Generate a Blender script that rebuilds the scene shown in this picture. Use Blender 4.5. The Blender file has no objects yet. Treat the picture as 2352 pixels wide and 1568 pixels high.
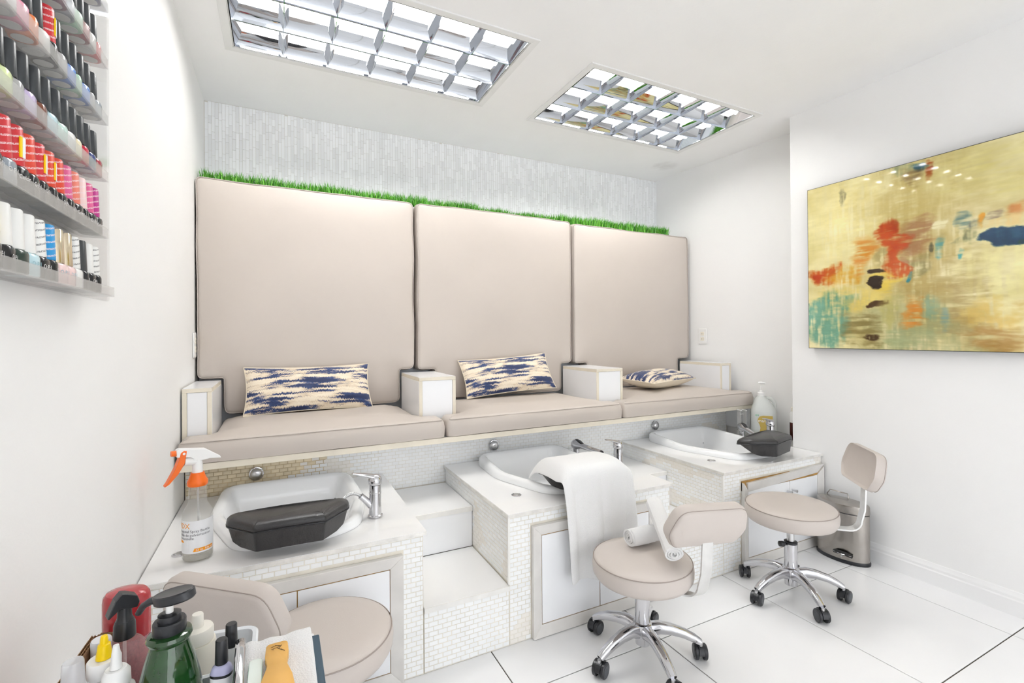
import bpy, bmesh, math, random
import numpy as np
from mathutils import Vector, Matrix, noise
from mathutils.geometry import delaunay_2d_cdt
random.seed(7)
R = math.radians
PI = math.pi
scene = bpy.context.scene
col = scene.collection

# ------------------------------------------------------------------ camera, world, exposure
cam_d = bpy.data.cameras.new('camera')
cam = bpy.data.objects.new('camera', cam_d)
col.objects.link(cam)
cam_d.sensor_width = 36.0
cam_d.lens = 1087.374 / 2352 * 36.0
cam_d.shift_x = -(1176.843 - 1176.0) / 2352
cam_d.shift_y = (762.145 - 784.0) / 2352
cam_d.clip_start = 0.02
YAW, PITCH, ROLL, EYE = 0.460876, 0.005059, -0.0070657, 1.18
_F = Vector((math.sin(YAW)*math.cos(PITCH), math.cos(YAW)*math.cos(PITCH), math.sin(PITCH)))
_r = Vector((math.cos(YAW), -math.sin(YAW), 0))
_u = _r.cross(_F)
_r2 = _r*math.cos(ROLL) + _u*math.sin(ROLL)
_u2 = -_r*math.sin(ROLL) + _u*math.cos(ROLL)
cam.matrix_world = Matrix(((_r2.x, _u2.x, -_F.x, 0), (_r2.y, _u2.y, -_F.y, 0), (_r2.z, _u2.z, -_F.z, EYE), (0, 0, 0, 1)))
scene.camera = cam

world = bpy.data.worlds.new('world')
scene.world = world
world.use_nodes = True
world.node_tree.nodes['Background'].inputs[0].default_value = (0.95, 0.97, 1.0, 1)
world.node_tree.nodes['Background'].inputs[1].default_value = 4.4
TUBE_STRENGTH = 64.0
vs = scene.view_settings
vs.view_transform = 'Standard'
vs.look = 'None'
vs.gamma = 1.0
vs.use_curve_mapping = False
vs.exposure = -0.39
cy = scene.cycles
cy.use_denoising = True
cy.max_bounces = 8
cy.diffuse_bounces = 6
cy.glossy_bounces = 4
cy.transmission_bounces = 4
cy.transparent_max_bounces = 16
cy.use_adaptive_sampling = True
cy.adaptive_threshold = 0.10
cy.adaptive_min_samples = 14
cy.caustics_reflective = False
cy.caustics_refractive = False
cy.sample_clamp_indirect = 8.0
cy.use_light_tree = False

# ------------------------------------------------------------------ materials
MATS = {}
def srgb(c):
    return tuple(((x/255)/12.92 if x/255 <= 0.04045 else ((x/255+0.055)/1.055)**2.4) for x in c)

def mat(name, c, rough=0.5, metal=0.0, spec=0.5, coat=0.0, var=0.0, vscale=8.0, bump=0.0, bscale=60.0, trans=0.0, ior=1.45, rand=0.0, emit=0.0, sheen=0.0):
    if name in MATS: return MATS[name]
    m = bpy.data.materials.new(name); m.use_nodes = True
    nt = m.node_tree; b = nt.nodes['Principled BSDF']
    c = tuple(c) + (1,)
    b.inputs['Base Color'].default_value = c
    b.inputs['Roughness'].default_value = rough
    b.inputs['Metallic'].default_value = metal
    b.inputs['Specular IOR Level'].default_value = spec
    b.inputs['Coat Weight'].default_value = coat
    b.inputs['Coat Roughness'].default_value = 0.05
    b.inputs['Transmission Weight'].default_value = trans
    b.inputs['IOR'].default_value = ior
    if sheen: b.inputs['Sheen Weight'].default_value = sheen
    if emit:
        b.inputs['Emission Color'].default_value = c
        b.inputs['Emission Strength'].default_value = emit
    tc = nt.nodes.new('ShaderNodeTexCoord')
    src = None
    if var > 0 or rand > 0:
        hsv = nt.nodes.new('ShaderNodeHueSaturation')
        hsv.inputs['Color'].default_value = c
        val = None
        if var > 0:
            n = nt.nodes.new('ShaderNodeTexNoise'); n.inputs['Scale'].default_value = vscale; n.inputs['Detail'].default_value = 5
            nt.links.new(tc.outputs['Object'], n.inputs['Vector'])
            mr = nt.nodes.new('ShaderNodeMapRange'); mr.inputs[1].default_value = 0.3; mr.inputs[2].default_value = 0.7
            mr.inputs[3].default_value = 1-var; mr.inputs[4].default_value = 1+var*0.6
            nt.links.new(n.outputs['Fac'], mr.inputs[0]); val = mr.outputs[0]
        if rand > 0:
            oi = nt.nodes.new('ShaderNodeObjectInfo'); ge = nt.nodes.new('ShaderNodeNewGeometry')
            ad = nt.nodes.new('ShaderNodeMath'); ad.operation = 'ADD'
            nt.links.new(oi.outputs['Random'], ad.inputs[0]); nt.links.new(ge.outputs['Random Per Island'], ad.inputs[1])
            fr = nt.nodes.new('ShaderNodeMath'); fr.operation = 'FRACT'; nt.links.new(ad.outputs[0], fr.inputs[0])
            mr2 = nt.nodes.new('ShaderNodeMapRange'); mr2.inputs[3].default_value = 1-rand; mr2.inputs[4].default_value = 1+rand*0.5
            nt.links.new(fr.outputs[0], mr2.inputs[0])
            if val is not None:
                mu = nt.nodes.new('ShaderNodeMath'); mu.operation = 'MULTIPLY'
                nt.links.new(val, mu.inputs[0]); nt.links.new(mr2.outputs[0], mu.inputs[1]); val = mu.outputs[0]
            else: val = mr2.outputs[0]
        nt.links.new(val, hsv.inputs['Value'])
        nt.links.new(hsv.outputs[0], b.inputs['Base Color'])
    if bump > 0:
        n2 = nt.nodes.new('ShaderNodeTexNoise'); n2.inputs['Scale'].default_value = bscale; n2.inputs['Detail'].default_value = 4
        nt.links.new(tc.outputs['Object'], n2.inputs['Vector'])
        bp = nt.nodes.new('ShaderNodeBump'); bp.inputs['Strength'].default_value = bump; bp.inputs['Distance'].default_value = 0.01
        nt.links.new(n2.outputs['Fac'], bp.inputs['Height']); nt.links.new(bp.outputs[0], b.inputs['Normal'])
    MATS[name] = m
    return m

def clear_mat(name, tint=(0.95, 0.96, 0.96), body=0.12, body_col=(0.8, 0.8, 0.8), rough=0.05):
    """thin clear plastic: see-through with a faint milky body and a gloss"""
    if name in MATS: return MATS[name]
    m = bpy.data.materials.new(name); m.use_nodes = True
    nt = m.node_tree; nt.nodes.clear()
    out = nt.nodes.new('ShaderNodeOutputMaterial')
    tr = nt.nodes.new('ShaderNodeBsdfTransparent'); tr.inputs[0].default_value = tuple(tint)+(1,)
    df = nt.nodes.new('ShaderNodeBsdfDiffuse'); df.inputs[0].default_value = tuple(body_col)+(1,)
    gl = nt.nodes.new('ShaderNodeBsdfGlossy'); gl.inputs['Roughness'].default_value = rough
    lw = nt.nodes.new('ShaderNodeLayerWeight'); lw.inputs['Blend'].default_value = 0.5
    pw = nt.nodes.new('ShaderNodeMath'); pw.operation = 'POWER'; pw.inputs[1].default_value = 4.4; nt.links.new(lw.outputs['Facing'], pw.inputs[0])
    fr = nt.nodes.new('ShaderNodeMath'); fr.operation = 'MULTIPLY_ADD'; fr.inputs[1].default_value = 0.45; fr.inputs[2].default_value = 0.03; nt.links.new(pw.outputs[0], fr.inputs[0])
    m1 = nt.nodes.new('ShaderNodeMixShader'); m1.inputs[0].default_value = body
    nt.links.new(tr.outputs[0], m1.inputs[1]); nt.links.new(df.outputs[0], m1.inputs[2])
    m2 = nt.nodes.new('ShaderNodeMixShader'); nt.links.new(fr.outputs[0], m2.inputs[0])
    nt.links.new(m1.outputs[0], m2.inputs[1]); nt.links.new(gl.outputs[0], m2.inputs[2])
    nt.links.new(m2.outputs[0], out.inputs[0])
    MATS[name] = m
    return m

WALL = mat('wall_paint', (0.88, 0.878, 0.872), 0.6, spec=0.3, var=0.012, vscale=2.0, bump=0.03, bscale=120)
CEIL = mat('ceiling_paint', (0.91, 0.91, 0.907), 0.75, spec=0.2, var=0.02, vscale=3.0, bump=0.05, bscale=90)
FLOORT = mat('floor_tile_white', (0.90, 0.90, 0.905), 0.22, spec=0.5, var=0.015, vscale=3)
GROUT_D = mat('floor_grout', (0.10, 0.08, 0.06), 0.9)
GROUT = mat('mosaic_grout', (0.77, 0.73, 0.64), 0.85, var=0.12, vscale=14)
BRICKM = mat('mosaic_white', (0.89, 0.90, 0.90), 0.16, rand=0.03)
BRICKT = mat('mosaic_stained', (0.84, 0.73, 0.53), 0.25, rand=0.12, var=0.15, vscale=30)
BRICKW = mat('mosaic_warm', (0.86, 0.83, 0.78), 0.16, rand=0.03)
STRIPM = mat('strip_tile', (0.90, 0.915, 0.93), 0.22, rand=0.08)
STRIPG = mat('strip_grout', (0.70, 0.685, 0.64), 0.85)
SLAB = mat('white_glass_slab', (0.88, 0.88, 0.88), 0.06, spec=0.5)
ALU = mat('edge_trim_metal', (0.80, 0.785, 0.75), 0.35, metal=0.3, var=0.15, vscale=25)
LAMW = mat('white_laminate', (0.88, 0.89, 0.91), 0.22, var=0.02, vscale=4)
LAMC = mat('cream_edge_band', (0.80, 0.74, 0.62), 0.45, var=0.06, vscale=12)
TRIM = mat('cabinet_trim_paint', (0.76, 0.74, 0.71), 0.4, var=0.08, vscale=10)
RAW = mat('raw_wood_edge', (0.45, 0.26, 0.08), 0.8, var=0.25, vscale=20)
DARK = mat('dark_gap', (0.03, 0.03, 0.03), 0.8)
LEATH = mat('beige_leatherette', (0.545, 0.49, 0.445), 0.42, spec=0.35, var=0.03, vscale=3, bump=0.12, bscale=7)
LEATHS = mat('beige_stool_vinyl', (0.575, 0.520, 0.482), 0.42, spec=0.35, var=0.02, vscale=6, bump=0.05, bscale=300)
SEAM = mat('seam_thread', (0.36, 0.31, 0.28), 0.8)
PIPE = mat('cushion_piping', (0.47, 0.42, 0.385), 0.5)
CHROME = mat('chrome', (0.62, 0.62, 0.645), 0.07, metal=1.0)
CHROMED = mat('brushed_aluminium', (0.66, 0.66, 0.67), 0.28, metal=1.0, var=0.15, vscale=20)
STEEL = mat('stainless_steel', (0.44, 0.41, 0.38), 0.26, metal=1.0, var=0.15, vscale=9)
MIRROR = mat('louver_mirror', (0.62, 0.65, 0.70), 0.035, metal=1.0)
BLACKP = mat('black_plastic', (0.025, 0.026, 0.03), 0.32)
GREYP = mat('dark_grey_plastic', (0.06, 0.065, 0.075), 0.4)
BLACKL = mat('black_leatherette', (0.036, 0.035, 0.036), 0.36, bump=0.10, bscale=260, var=0.2, vscale=12)
CERAM = mat('white_ceramic', (0.88, 0.89, 0.90), 0.05, spec=0.6)
TOWEL = mat('white_terry', (0.88, 0.88, 0.88), 0.95, spec=0.1, bump=0.45, bscale=480, sheen=0.3)
WHITEP = mat('white_plastic', (0.86, 0.86, 0.85), 0.3)
IVORYP = mat('ivory_plastic', (0.84, 0.80, 0.70), 0.35)
ORANGEP = mat('orange_plastic', (0.90, 0.16, 0.01), 0.35)
YELLOWP = mat('yellow_plastic', (0.95, 0.66, 0.0), 0.35)
ACRYL = clear_mat('clear_acrylic', (0.98, 0.98, 0.98), 0.06, (0.85, 0.85, 0.85))
ACRYLF = clear_mat('frosted_acrylic', (0.96, 0.96, 0.96), 0.22, (0.90, 0.89, 0.87), 0.15)
CLEARB = clear_mat('clear_bottle', (0.93, 0.93, 0.92), 0.16, (0.78, 0.78, 0.77))
MILKY = clear_mat('milky_bottle', (0.88, 0.90, 0.89), 0.62, (0.86, 0.89, 0.87), 0.2)
PINKB = clear_mat('pinkish_clear_bottle', (0.90, 0.80, 0.80), 0.25, (0.70, 0.45, 0.46))
INKB = mat('black_ink', (0.02, 0.02, 0.02), 0.6)
INKG = mat('grey_ink', (0.13, 0.13, 0.15), 0.6)
INKW = mat('white_ink', (0.9, 0.9, 0.9), 0.6)
INKO = mat('orange_ink', (0.95, 0.36, 0.01), 0.6)
LABELW = mat('white_label_paper', (0.86, 0.87, 0.89), 0.45)

# ------------------------------------------------------------------ mesh helpers
class MB:
    def __init__(s): s.v = []; s.f = []
    def add(s, vs_, fs_, M=None):
        n = len(s.v)
        for p in vs_:
            p = Vector(p)
            s.v.append(M @ p if M is not None else p)
        s.f += [tuple(i+n for i in f) for f in fs_]
        return s
    def box(s, x0, x1, y0, y1, z0, z1, M=None):
        v = [(x0,y0,z0),(x1,y0,z0),(x1,y1,z0),(x0,y1,z0),(x0,y0,z1),(x1,y0,z1),(x1,y1,z1),(x0,y1,z1)]
        return s.add(v, [(3,2,1,0),(4,5,6,7),(0,1,5,4),(1,2,6,5),(2,3,7,6),(3,0,4,7)], M)
    def prism(s, poly, z0, z1, M=None):
        n = len(poly)
        v = [(x,y,z0) for x,y in poly] + [(x,y,z1) for x,y in poly]
        f = [tuple(reversed(range(n))), tuple(range(n,2*n))] + [(i,(i+1)%n,n+(i+1)%n,n+i) for i in range(n)]
        return s.add(v, f, M)
    def loft(s, rings, caps=(True, True), closed=True, M=None):
        n = len(rings[0]); v = [p for r_ in rings for p in r_]; f = []
        for k in range(len(rings)-1):
            for i in range(n if closed else n-1):
                j = (i+1) % n
                f.append((k*n+i, k*n+j, (k+1)*n+j, (k+1)*n+i))
        if caps[0]: f.append(tuple(reversed(range(n))))
        if caps[1]: f.append(tuple(range((len(rings)-1)*n, len(rings)*n)))
        return s.add(v, f, M)
    def lathe(s, prof, seg=24, M=None, sx=1.0, sy=1.0, caps=(True, True)):
        rings = [[(r_*sx*math.cos(2*PI*i/seg), r_*sy*math.sin(2*PI*i/seg), z) for i in range(seg)] for r_, z in prof]
        return s.loft(rings, caps, True, M)
    def cyl(s, a, b, r0, r1=None, seg=16):
        a = Vector(a); b = Vector(b); r1 = r0 if r1 is None else r1
        return s.sweep([a, b], [(r0, r0), (r1, r1)], seg)
    def sweep(s, path, radii, seg=12, up=(0,0,1), caps=(True, True), M=None, power=2.0):
        path = [Vector(p) for p in path]; rings = []
        up = Vector(up); prev = None
        for k, p in enumerate(path):
            t = (path[min(k+1, len(path)-1)] - path[max(k-1, 0)]).normalized()
            if prev is None:
                side = t.cross(up)
                if side.length < 1e-4: side = t.cross(Vector((1,0,0)))
                side.normalize()
            else:
                side = prev - t*prev.dot(t); side.normalize()
            prev = side
            nrm = side.cross(t)
            rw, rh = radii[k] if isinstance(radii, list) else (radii if isinstance(radii, tuple) else (radii, radii))
            ring = []
            for i in range(seg):
                a = 2*PI*i/seg; c_, s_ = math.cos(a), math.sin(a)
                if power != 2.0:
                    c_ = math.copysign(abs(c_)**(2/power), c_); s_ = math.copysign(abs(s_)**(2/power), s_)
                ring.append(p + side*rw*c_ + nrm*rh*s_)
            rings.append(ring)
        return s.loft(rings, caps, True, M)
    def build(s, name, material, parent=None, smooth=None, bevel=0.0, bseg=2, world=True, subsurf=0, weld=False):
        off = Vector((0,0,0))
        if parent is not None and world:
            q = parent
            while q is not None:
                off += q.location; q = q.parent
        me = bpy.data.meshes.new(name)
        me.from_pydata([tuple(p-off) for p in s.v], [], s.f)
        bm = bmesh.new(); bm.from_mesh(me)
        if weld: bmesh.ops.remove_doubles(bm, verts=bm.verts, dist=1e-5)
        bmesh.ops.recalc_face_normals(bm, faces=bm.faces)
        if bevel > 0:
            ed = [e for e in bm.edges if len(e.link_faces) == 2 and e.calc_face_angle(0) > 0.6]
            bmesh.ops.bevel(bm, geom=ed, offset=bevel, segments=bseg, profile=0.5, affect='EDGES', clamp_overlap=True)
        bm.to_mesh(me); bm.free()
        if smooth is not None:
            me.shade_smooth()
            me.set_sharp_from_angle(angle=R(smooth))
        me.materials.append(material)
        o = bpy.data.objects.new(name, me); col.objects.link(o)
        if parent is not None: o.parent = parent
        if subsurf:
            md = o.modifiers.new('sub', 'SUBSURF'); md.levels = subsurf; md.render_levels = subsurf
        return o

def tag(o, label=None, cat=None, group=None, kind=None):
    if label: o['label'] = label
    if cat: o['category'] = cat
    if group: o['group'] = group
    if kind: o['kind'] = kind
    return o
def thing(name, label, cat, loc=(0,0,0), rz=0.0, group=None):
    o = bpy.data.objects.new(name, None); col.objects.link(o)
    o.empty_display_size = 0.05
    o.location = loc; o.rotation_euler = (0,0,rz)
    return tag(o, label, cat, group)
def struct(o): return tag(o, kind='structure')
def box(name, m, x0, x1, y0, y1, z0, z1, parent=None, bevel=0.0, **k):
    return MB().box(x0,x1,y0,y1,z0,z1).build(name, m, parent, bevel=bevel, **k)

def round_poly(pts, rad, seg=5):
    out = []; n = len(pts)
    for i, p in enumerate(pts):
        r_ = rad[i] if isinstance(rad, (list, tuple)) else rad
        p = Vector(p).to_2d(); a = Vector(pts[i-1]).to_2d(); b = Vector(pts[(i+1) % n]).to_2d()
        da = (a-p).normalized(); db = (b-p).normalized()
        ang = da.angle(db); d = min(r_/math.tan(ang/2), (a-p).length*0.48, (b-p).length*0.48)
        p0 = p+da*d; p1 = p+db*d
        for k in range(seg+1):
            t = k/seg
            q = p0*(1-t)**2 + p*2*t*(1-t) + p1*t*t
            out.append((q.x, q.y))
    return out
def inset(poly, d):
    n = len(poly); out = []
    for i in range(n):
        p = Vector(poly[i]); a = Vector(poly[i-1]); b = Vector(poly[(i+1) % n])
        e0 = (p-a); e1 = (b-p)
        if e0.length < 1e-7: e0 = e1
        if e1.length < 1e-7: e1 = e0
        n0 = Vector((-e0.y, e0.x)).normalized(); n1 = Vector((-e1.y, e1.x)).normalized()
        m = n0+n1; m = m.normalized() if m.length > 1e-6 else n0
        k = 1/max(0.5, m.dot(n0))
        out.append(tuple(p + m*d*k))
    return out
def resample(poly, step):
    out = []; n = len(poly)
    for i in range(n):
        a = Vector(poly[i]); b = Vector(poly[(i+1) % n]); k = max(1, int((b-a).length/step))
        for j in range(k): out.append(tuple(a+(b-a)*j/k))
    return out
def padded(outline, t, r_=0.02, crown=0.008, M=None, deep=0.09, mb=None, wob=0.0):
    """upholstered slab: CCW outline, local z from 0 to t"""
    mb = mb or MB()
    rings = []
    for k in range(4):
        a = PI/2*k/3
        rings.append([(x,y,r_*0.7*(1-math.sin(a))) for x,y in inset(outline, r_*0.7*(1-math.cos(a)) if False else r_*0.7*(1-math.sin(a)))])
    mid = [[(x,y,t*0.5) for x,y in inset(outline, -0.004)]]
    rings += mid
    for k in range(5):
        a = PI/2*k/4
        rings.append([(x,y,t-r_+r_*math.sin(a)) for x,y in inset(outline, r_*(1-math.cos(a)))])
    W = (lambda p: (p[0]+wob*noise.noise((p[0]*5,p[1]*5,3)), p[1]+wob*noise.noise((p[0]*5,p[1]*5,9)), p[2]+0.6*wob*noise.noise((p[0]*4,p[1]*4,5.5)))) if wob else (lambda p: p)
    mb.loft([[W(p) for p in rg] for rg in rings], (True, False), True, M)
    # crowned top: outline plus a grid of inner points, triangulated
    edge = [Vector((p[0], p[1])) for p in rings[-1]]
    n = len(edge); E0 = np.array([tuple(p) for p in edge]); E1 = np.roll(E0, -1, 0); D = E1-E0; LL = np.maximum((D**2).sum(1), 1e-12)
    lo, hi = E0.min(0), E0.max(0); step = max((hi-lo).max()/26, 0.006)
    inner = []
    for gx in np.arange(lo[0]+step*0.5, hi[0], step):
        for gy in np.arange(lo[1]+step*0.5, hi[1], step):
            q = np.array([gx, gy])
            c_ = ((E0[:,1] > gy) != (E1[:,1] > gy)) & (gx < (E1[:,0]-E0[:,0])*(gy-E0[:,1])/np.where(E1[:,1]==E0[:,1], 1e-9, E1[:,1]-E0[:,1])+E0[:,0])
            if c_.sum() % 2 == 0: continue
            tt = np.clip(((q-E0)*D).sum(1)/LL, 0, 1); dd = np.sqrt((((E0+D*tt[:,None])-q)**2).sum(1)).min()
            if dd > step*0.55: inner.append((gx, gy, dd))
    vs2 = edge + [Vector((a, b_)) for a, b_, _ in inner]
    vo, eo, fo, ov, oe, of = delaunay_2d_cdt(vs2, [(i, (i+1) % n) for i in range(n)], [], 1, 1e-7)
    hz = {}
    for k, src in enumerate(ov):
        s0 = min(src) if src else -1
        hz[k] = 0.0 if s0 < n else inner[s0-n][2]
    pts3 = [W((p.x, p.y, t+crown*(1-(1-min(1.0, hz[k]/deep))**2))) for k, p in enumerate(vo)]
    mb.add(pts3, [tuple(f_) for f_ in fo], M)
    return mb

def superellipse(a, b, p=2.6, seg=32):
    out = []
    for i in range(seg):
        t = 2*PI*i/seg; c_, s_ = math.cos(t), math.sin(t)
        out.append((a*math.copysign(abs(c_)**(2/p), c_), b*math.copysign(abs(s_)**(2/p), s_)))
    return out

def text_verts(s, size, align='LEFT'):
    cu = bpy.data.curves.new('txt', 'FONT'); cu.body = s; cu.size = size; cu.align_x = align; cu.resolution_u = 2
    o = bpy.data.objects.new('txt', cu); col.objects.link(o)
    dg = bpy.context.evaluated_depsgraph_get()
    me = o.evaluated_get(dg).to_mesh()
    v = [tuple(p.co) for p in me.vertices]; f = [tuple(p.vertices) for p in me.polygons]
    o.evaluated_get(dg).to_mesh_clear()
    bpy.data.objects.remove(o); bpy.data.curves.remove(cu)
    return v, f
_tc = {}
def text(name, s, size, m, parent, fn, align='LEFT', world=True):
    """flat lettering: fn maps text plane (x,y) to a point in space"""
    key = (s, size, align)
    if key not in _tc: _tc[key] = text_verts(s, size, align)
    v, f = _tc[key]
    mb = MB(); mb.v = [Vector(fn(p[0], p[1])) for p in v]; mb.f = list(f)
    return mb.build(name, m, parent, world=world)

BRICK_MESH = {}
def brick_mesh(w, h, t, m, key):
    k = (key, m.name)
    if k not in BRICK_MESH:
        o = MB().box(-w/2, w/2, -t/2, t/2, -h/2, h/2).build('brick', m, None, bevel=0.0012, bseg=1)
        me = o.data; bpy.data.objects.remove(o)
        BRICK_MESH[k] = me
    return BRICK_MESH[k]
def lay_bricks(parent, rects, cap=300, name='brick'):
    """rects: (plane, const, a0, a1, z0, z1, holes, material function); plane 'y' faces -Y, 'x' faces -X"""
    W, H, G, T, PR = 0.0320, 0.0154, 0.0016, 0.006, 0.0008
    items = []
    for plane, const, a0, a1, z0, z1, holes, mf in rects:
        nz = int((z1-z0)/(H+G))+2
        for j in range(nz):
            zb = z0 + j*(H+G); zt = min(zb+H, z1)
            if zt-zb < 0.004: continue
            x = a0 - (W+G)*(0.5 if j % 2 else 0.0) - random.random()*0.0006
            while x < a1:
                segs = [(max(x, a0), min(x+W, a1))]
                for (h0, h1, hz0, hz1) in holes:
                    if zt > hz0+0.002 and zb < hz1-0.002:
                        new = []
                        for s0, s1 in segs:
                            if s1 <= h0 or s0 >= h1: new.append((s0, s1))
                            else:
                                if s0 < h0: new.append((s0, h0))
                                if s1 > h1: new.append((h1, s1))
                        segs = new
                for s0, s1 in segs:
                    if s1-s0 > 0.005:
                        c_ = (s0+s1)/2; zz = (zb+zt)/2
                        pos = Vector((c_, const+T/2-PR+random.uniform(-.0003,.0002), zz)) if plane == 'y' else Vector((const+T/2-PR+random.uniform(-.0003,.0002), c_, zz))
                        items.append((pos, plane, (s1-s0)/W, (zt-zb)/H, mf(c_, zz)))
                x += W+G
    eye = Vector((0, 0, EYE))
    items.sort(key=lambda q: (q[0]-eye).length)
    base = parent.matrix_world.inverted() if False else None
    off = Vector((0,0,0)); q = parent
    while q is not None: off += q.location; q = q.parent
    rest = {}
    for k, (pos, plane, sx, sz, m) in enumerate(items):
        if k < cap:
            o = bpy.data.objects.new(name, brick_mesh(W, H, T, m, 'b')); col.objects.link(o); o.parent = parent
            o.location = pos-off; o.scale = (sx, 1, sz)
            if plane == 'x': o.rotation_euler = (0, 0, PI/2)
        else:
            mb = rest.setdefault(m.name, (MB(), m))[0]
            w, h, t = W*sx/2, H*sz/2, T/2
            if plane == 'y': mb.box(pos.x-w, pos.x+w, pos.y-t, pos.y+t, pos.z-h, pos.z+h)
            else: mb.box(pos.x-t, pos.x+t, pos.y-w, pos.y+w, pos.z-h, pos.z+h)
    if rest:
        # one joined part with several materials
        allmb = MB(); mats = []; idx = []
        for nm, (mb, m) in rest.items():
            n0 = len(allmb.f); allmb.add(mb.v, mb.f); mats.append(m); idx += [len(mats)-1]*(len(allmb.f)-n0)
        me = bpy.data.meshes.new('far_bricks')
        me.from_pydata([tuple(p-off) for p in allmb.v], [], allmb.f)
        for m in mats: me.materials.append(m)
        me.polygons.foreach_set('material_index', idx)
        o = bpy.data.objects.new('far_bricks', me); col.objects.link(o); o.parent = parent; o['kind'] = 'stuff'
    return len(items)

# ------------------------------------------------------------------ room shell
XL, YB, ZC = -0.352, 3.03, 2.46
XN = 2.745          # near right wall
YSTEP = 1.785
XAB, XAF = 2.868, 2.972  # alcove right wall, back and front end
YR = -2.6           # wall behind the camera

fl = box('floor', GROUT_D, XL-0.1, 3.1, YR, YB+0.1, -0.06, -0.004); struct(fl)
tile_me = {}
TX = [0.709 + 0.614*k for k in range(-2, 4)]
TY = [1.392 + 0.60*k for k in range(-7, 2)]
G = 0.0021
for i in range(len(TX)):
    x0 = TX[i]; x1 = TX[i+1] if i+1 < len(TX) else x0+0.614
    for j in range(len(TY)):
        y0 = TY[j]; y1 = y0+0.60
        a0, a1, b0, b1 = max(x0, XL)+G, min(x1, XN)-G, max(y0, YR)+G, min(y1, 1.66)-G
        if a1-a0 < 0.03 or b1-b0 < 0.03: continue
        MB().box(a0, a1, b0, b1, -0.004, 0.0).build('floor_tile', FLOORT, fl, bevel=0.0008, bseg=1)

LIGHTS = [(-0.170, 1.000, 1.812, 2.410), (1.365, 2.525, 1.850, 2.450)]
xs = sorted({XL-0.05, 3.1} | {v for l in LIGHTS for v in l[:2]})
ys = sorted({YR-0.05, YB+0.05} | {v for l in LIGHTS for v in l[2:]})
mb = MB()
for i in range(len(xs)-1):
    for j in range(len(ys)-1):
        cx_, cy_ = (xs[i]+xs[i+1])/2, (ys[j]+ys[j+1])/2
        if any(l[0] < cx_ < l[1] and l[2] < cy_ < l[3] for l in LIGHTS): continue
        mb.add([(xs[i],ys[j],ZC),(xs[i],ys[j+1],ZC),(xs[i+1],ys[j+1],ZC),(xs[i+1],ys[j],ZC)], [(0,1,2,3)])
# damp stain with its own ragged shape near the alcove corner
nt = CEIL.node_tree; b = nt.nodes['Principled BSDF']
tcn = nt.nodes.new('ShaderNodeTexCoord'); dst = nt.nodes.new('ShaderNodeVectorMath'); dst.operation = 'SUBTRACT'; dst.inputs[1].default_value = (2.66, 2.72, ZC)
nt.links.new(tcn.outputs['Object'], dst.inputs[0]); ln = nt.nodes.new('ShaderNodeVectorMath'); ln.operation = 'LENGTH'; nt.links.new(dst.outputs[0], ln.inputs[0])
nzz = nt.nodes.new('ShaderNodeTexNoise'); nzz.inputs['Scale'].default_value = 14; nzz.inputs['Detail'].default_value = 5; nt.links.new(tcn.outputs['Object'], nzz.inputs['Vector'])
mr_ = nt.nodes.new('ShaderNodeMapRange'); mr_.inputs[1].default_value = 0.16; mr_.inputs[2].default_value = 0.0; nt.links.new(ln.outputs['Value'], mr_.inputs[0])
mu_ = nt.nodes.new('ShaderNodeMath'); mu_.operation = 'MULTIPLY'; nt.links.new(mr_.outputs[0], mu_.inputs[0]); nt.links.new(nzz.outputs['Fac'], mu_.inputs[1])
m2_ = nt.nodes.new('ShaderNodeMapRange'); m2_.inputs[1].default_value = 0.16; m2_.inputs[2].default_value = 0.42; m2_.inputs[4].default_value = 0.30; nt.links.new(mu_.outputs[0], m2_.inputs[0])
old = b.inputs['Base Color'].links[0].from_socket; mxn = nt.nodes.new('ShaderNodeMix'); mxn.data_type = 'RGBA'; mxn.inputs['B'].default_value = (0.50,0.49,0.47,1)
nt.links.new(m2_.outputs[0], mxn.inputs['Factor']); nt.links.new(old, mxn.inputs['A']); nt.links.new(mxn.outputs['Result'], b.inputs['Base Color'])
struct(mb.build('ceiling', CEIL))
struct(box('wall_left', WALL, XL-0.1, XL, YR, YB, 0, ZC+0.02))
wb = box('wall_back', STRIPG, XL-0.1, 3.1, YB, YB+0.1, 0, ZC+0.02); struct(wb)
# vertical strip mosaic above the bench
items = []
PITCH_X = 0.0163
x = XL+0.004; k = 0
while x < XAB-0.004:
    z = 1.905 - random.random()*0.09
    while z < ZC-0.004:
        L_ = random.choice([0.040, 0.040, 0.060, 0.060, 0.085, 0.115])
        z0, z1 = max(z, 1.905), min(z+L_, ZC-0.002)
        if z1-z0 > 0.006: items.append((x, z0, z1))
        z += L_+0.0013
    x += PITCH_X
STRIP = {}
def strip_mesh():
    if 'm' not in STRIP:
        o = MB().box(-0.5, 0.5, -0.5, 0.5, -0.5, 0.5).build('strip_tile', STRIPM, None)
        STRIP['m'] = o.data; bpy.data.objects.remove(o)
    return STRIP['m']
rest = MB()
for k, (x, z0, z1) in enumerate(items):
    d = random.uniform(0.0012, 0.0018)
    if k < 300:
        o = bpy.data.objects.new('strip_tile', strip_mesh()); col.objects.link(o); o.parent = wb
        o.location = (x+0.0075, YB-d/2, (z0+z1)/2); o.scale = (0.0150, d, z1-z0)
    else: rest.box(x, x+0.0150, YB-d, YB, z0, z1)
tag(rest.build('far_strip_tiles', STRIPM, wb), kind='stuff')

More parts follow.
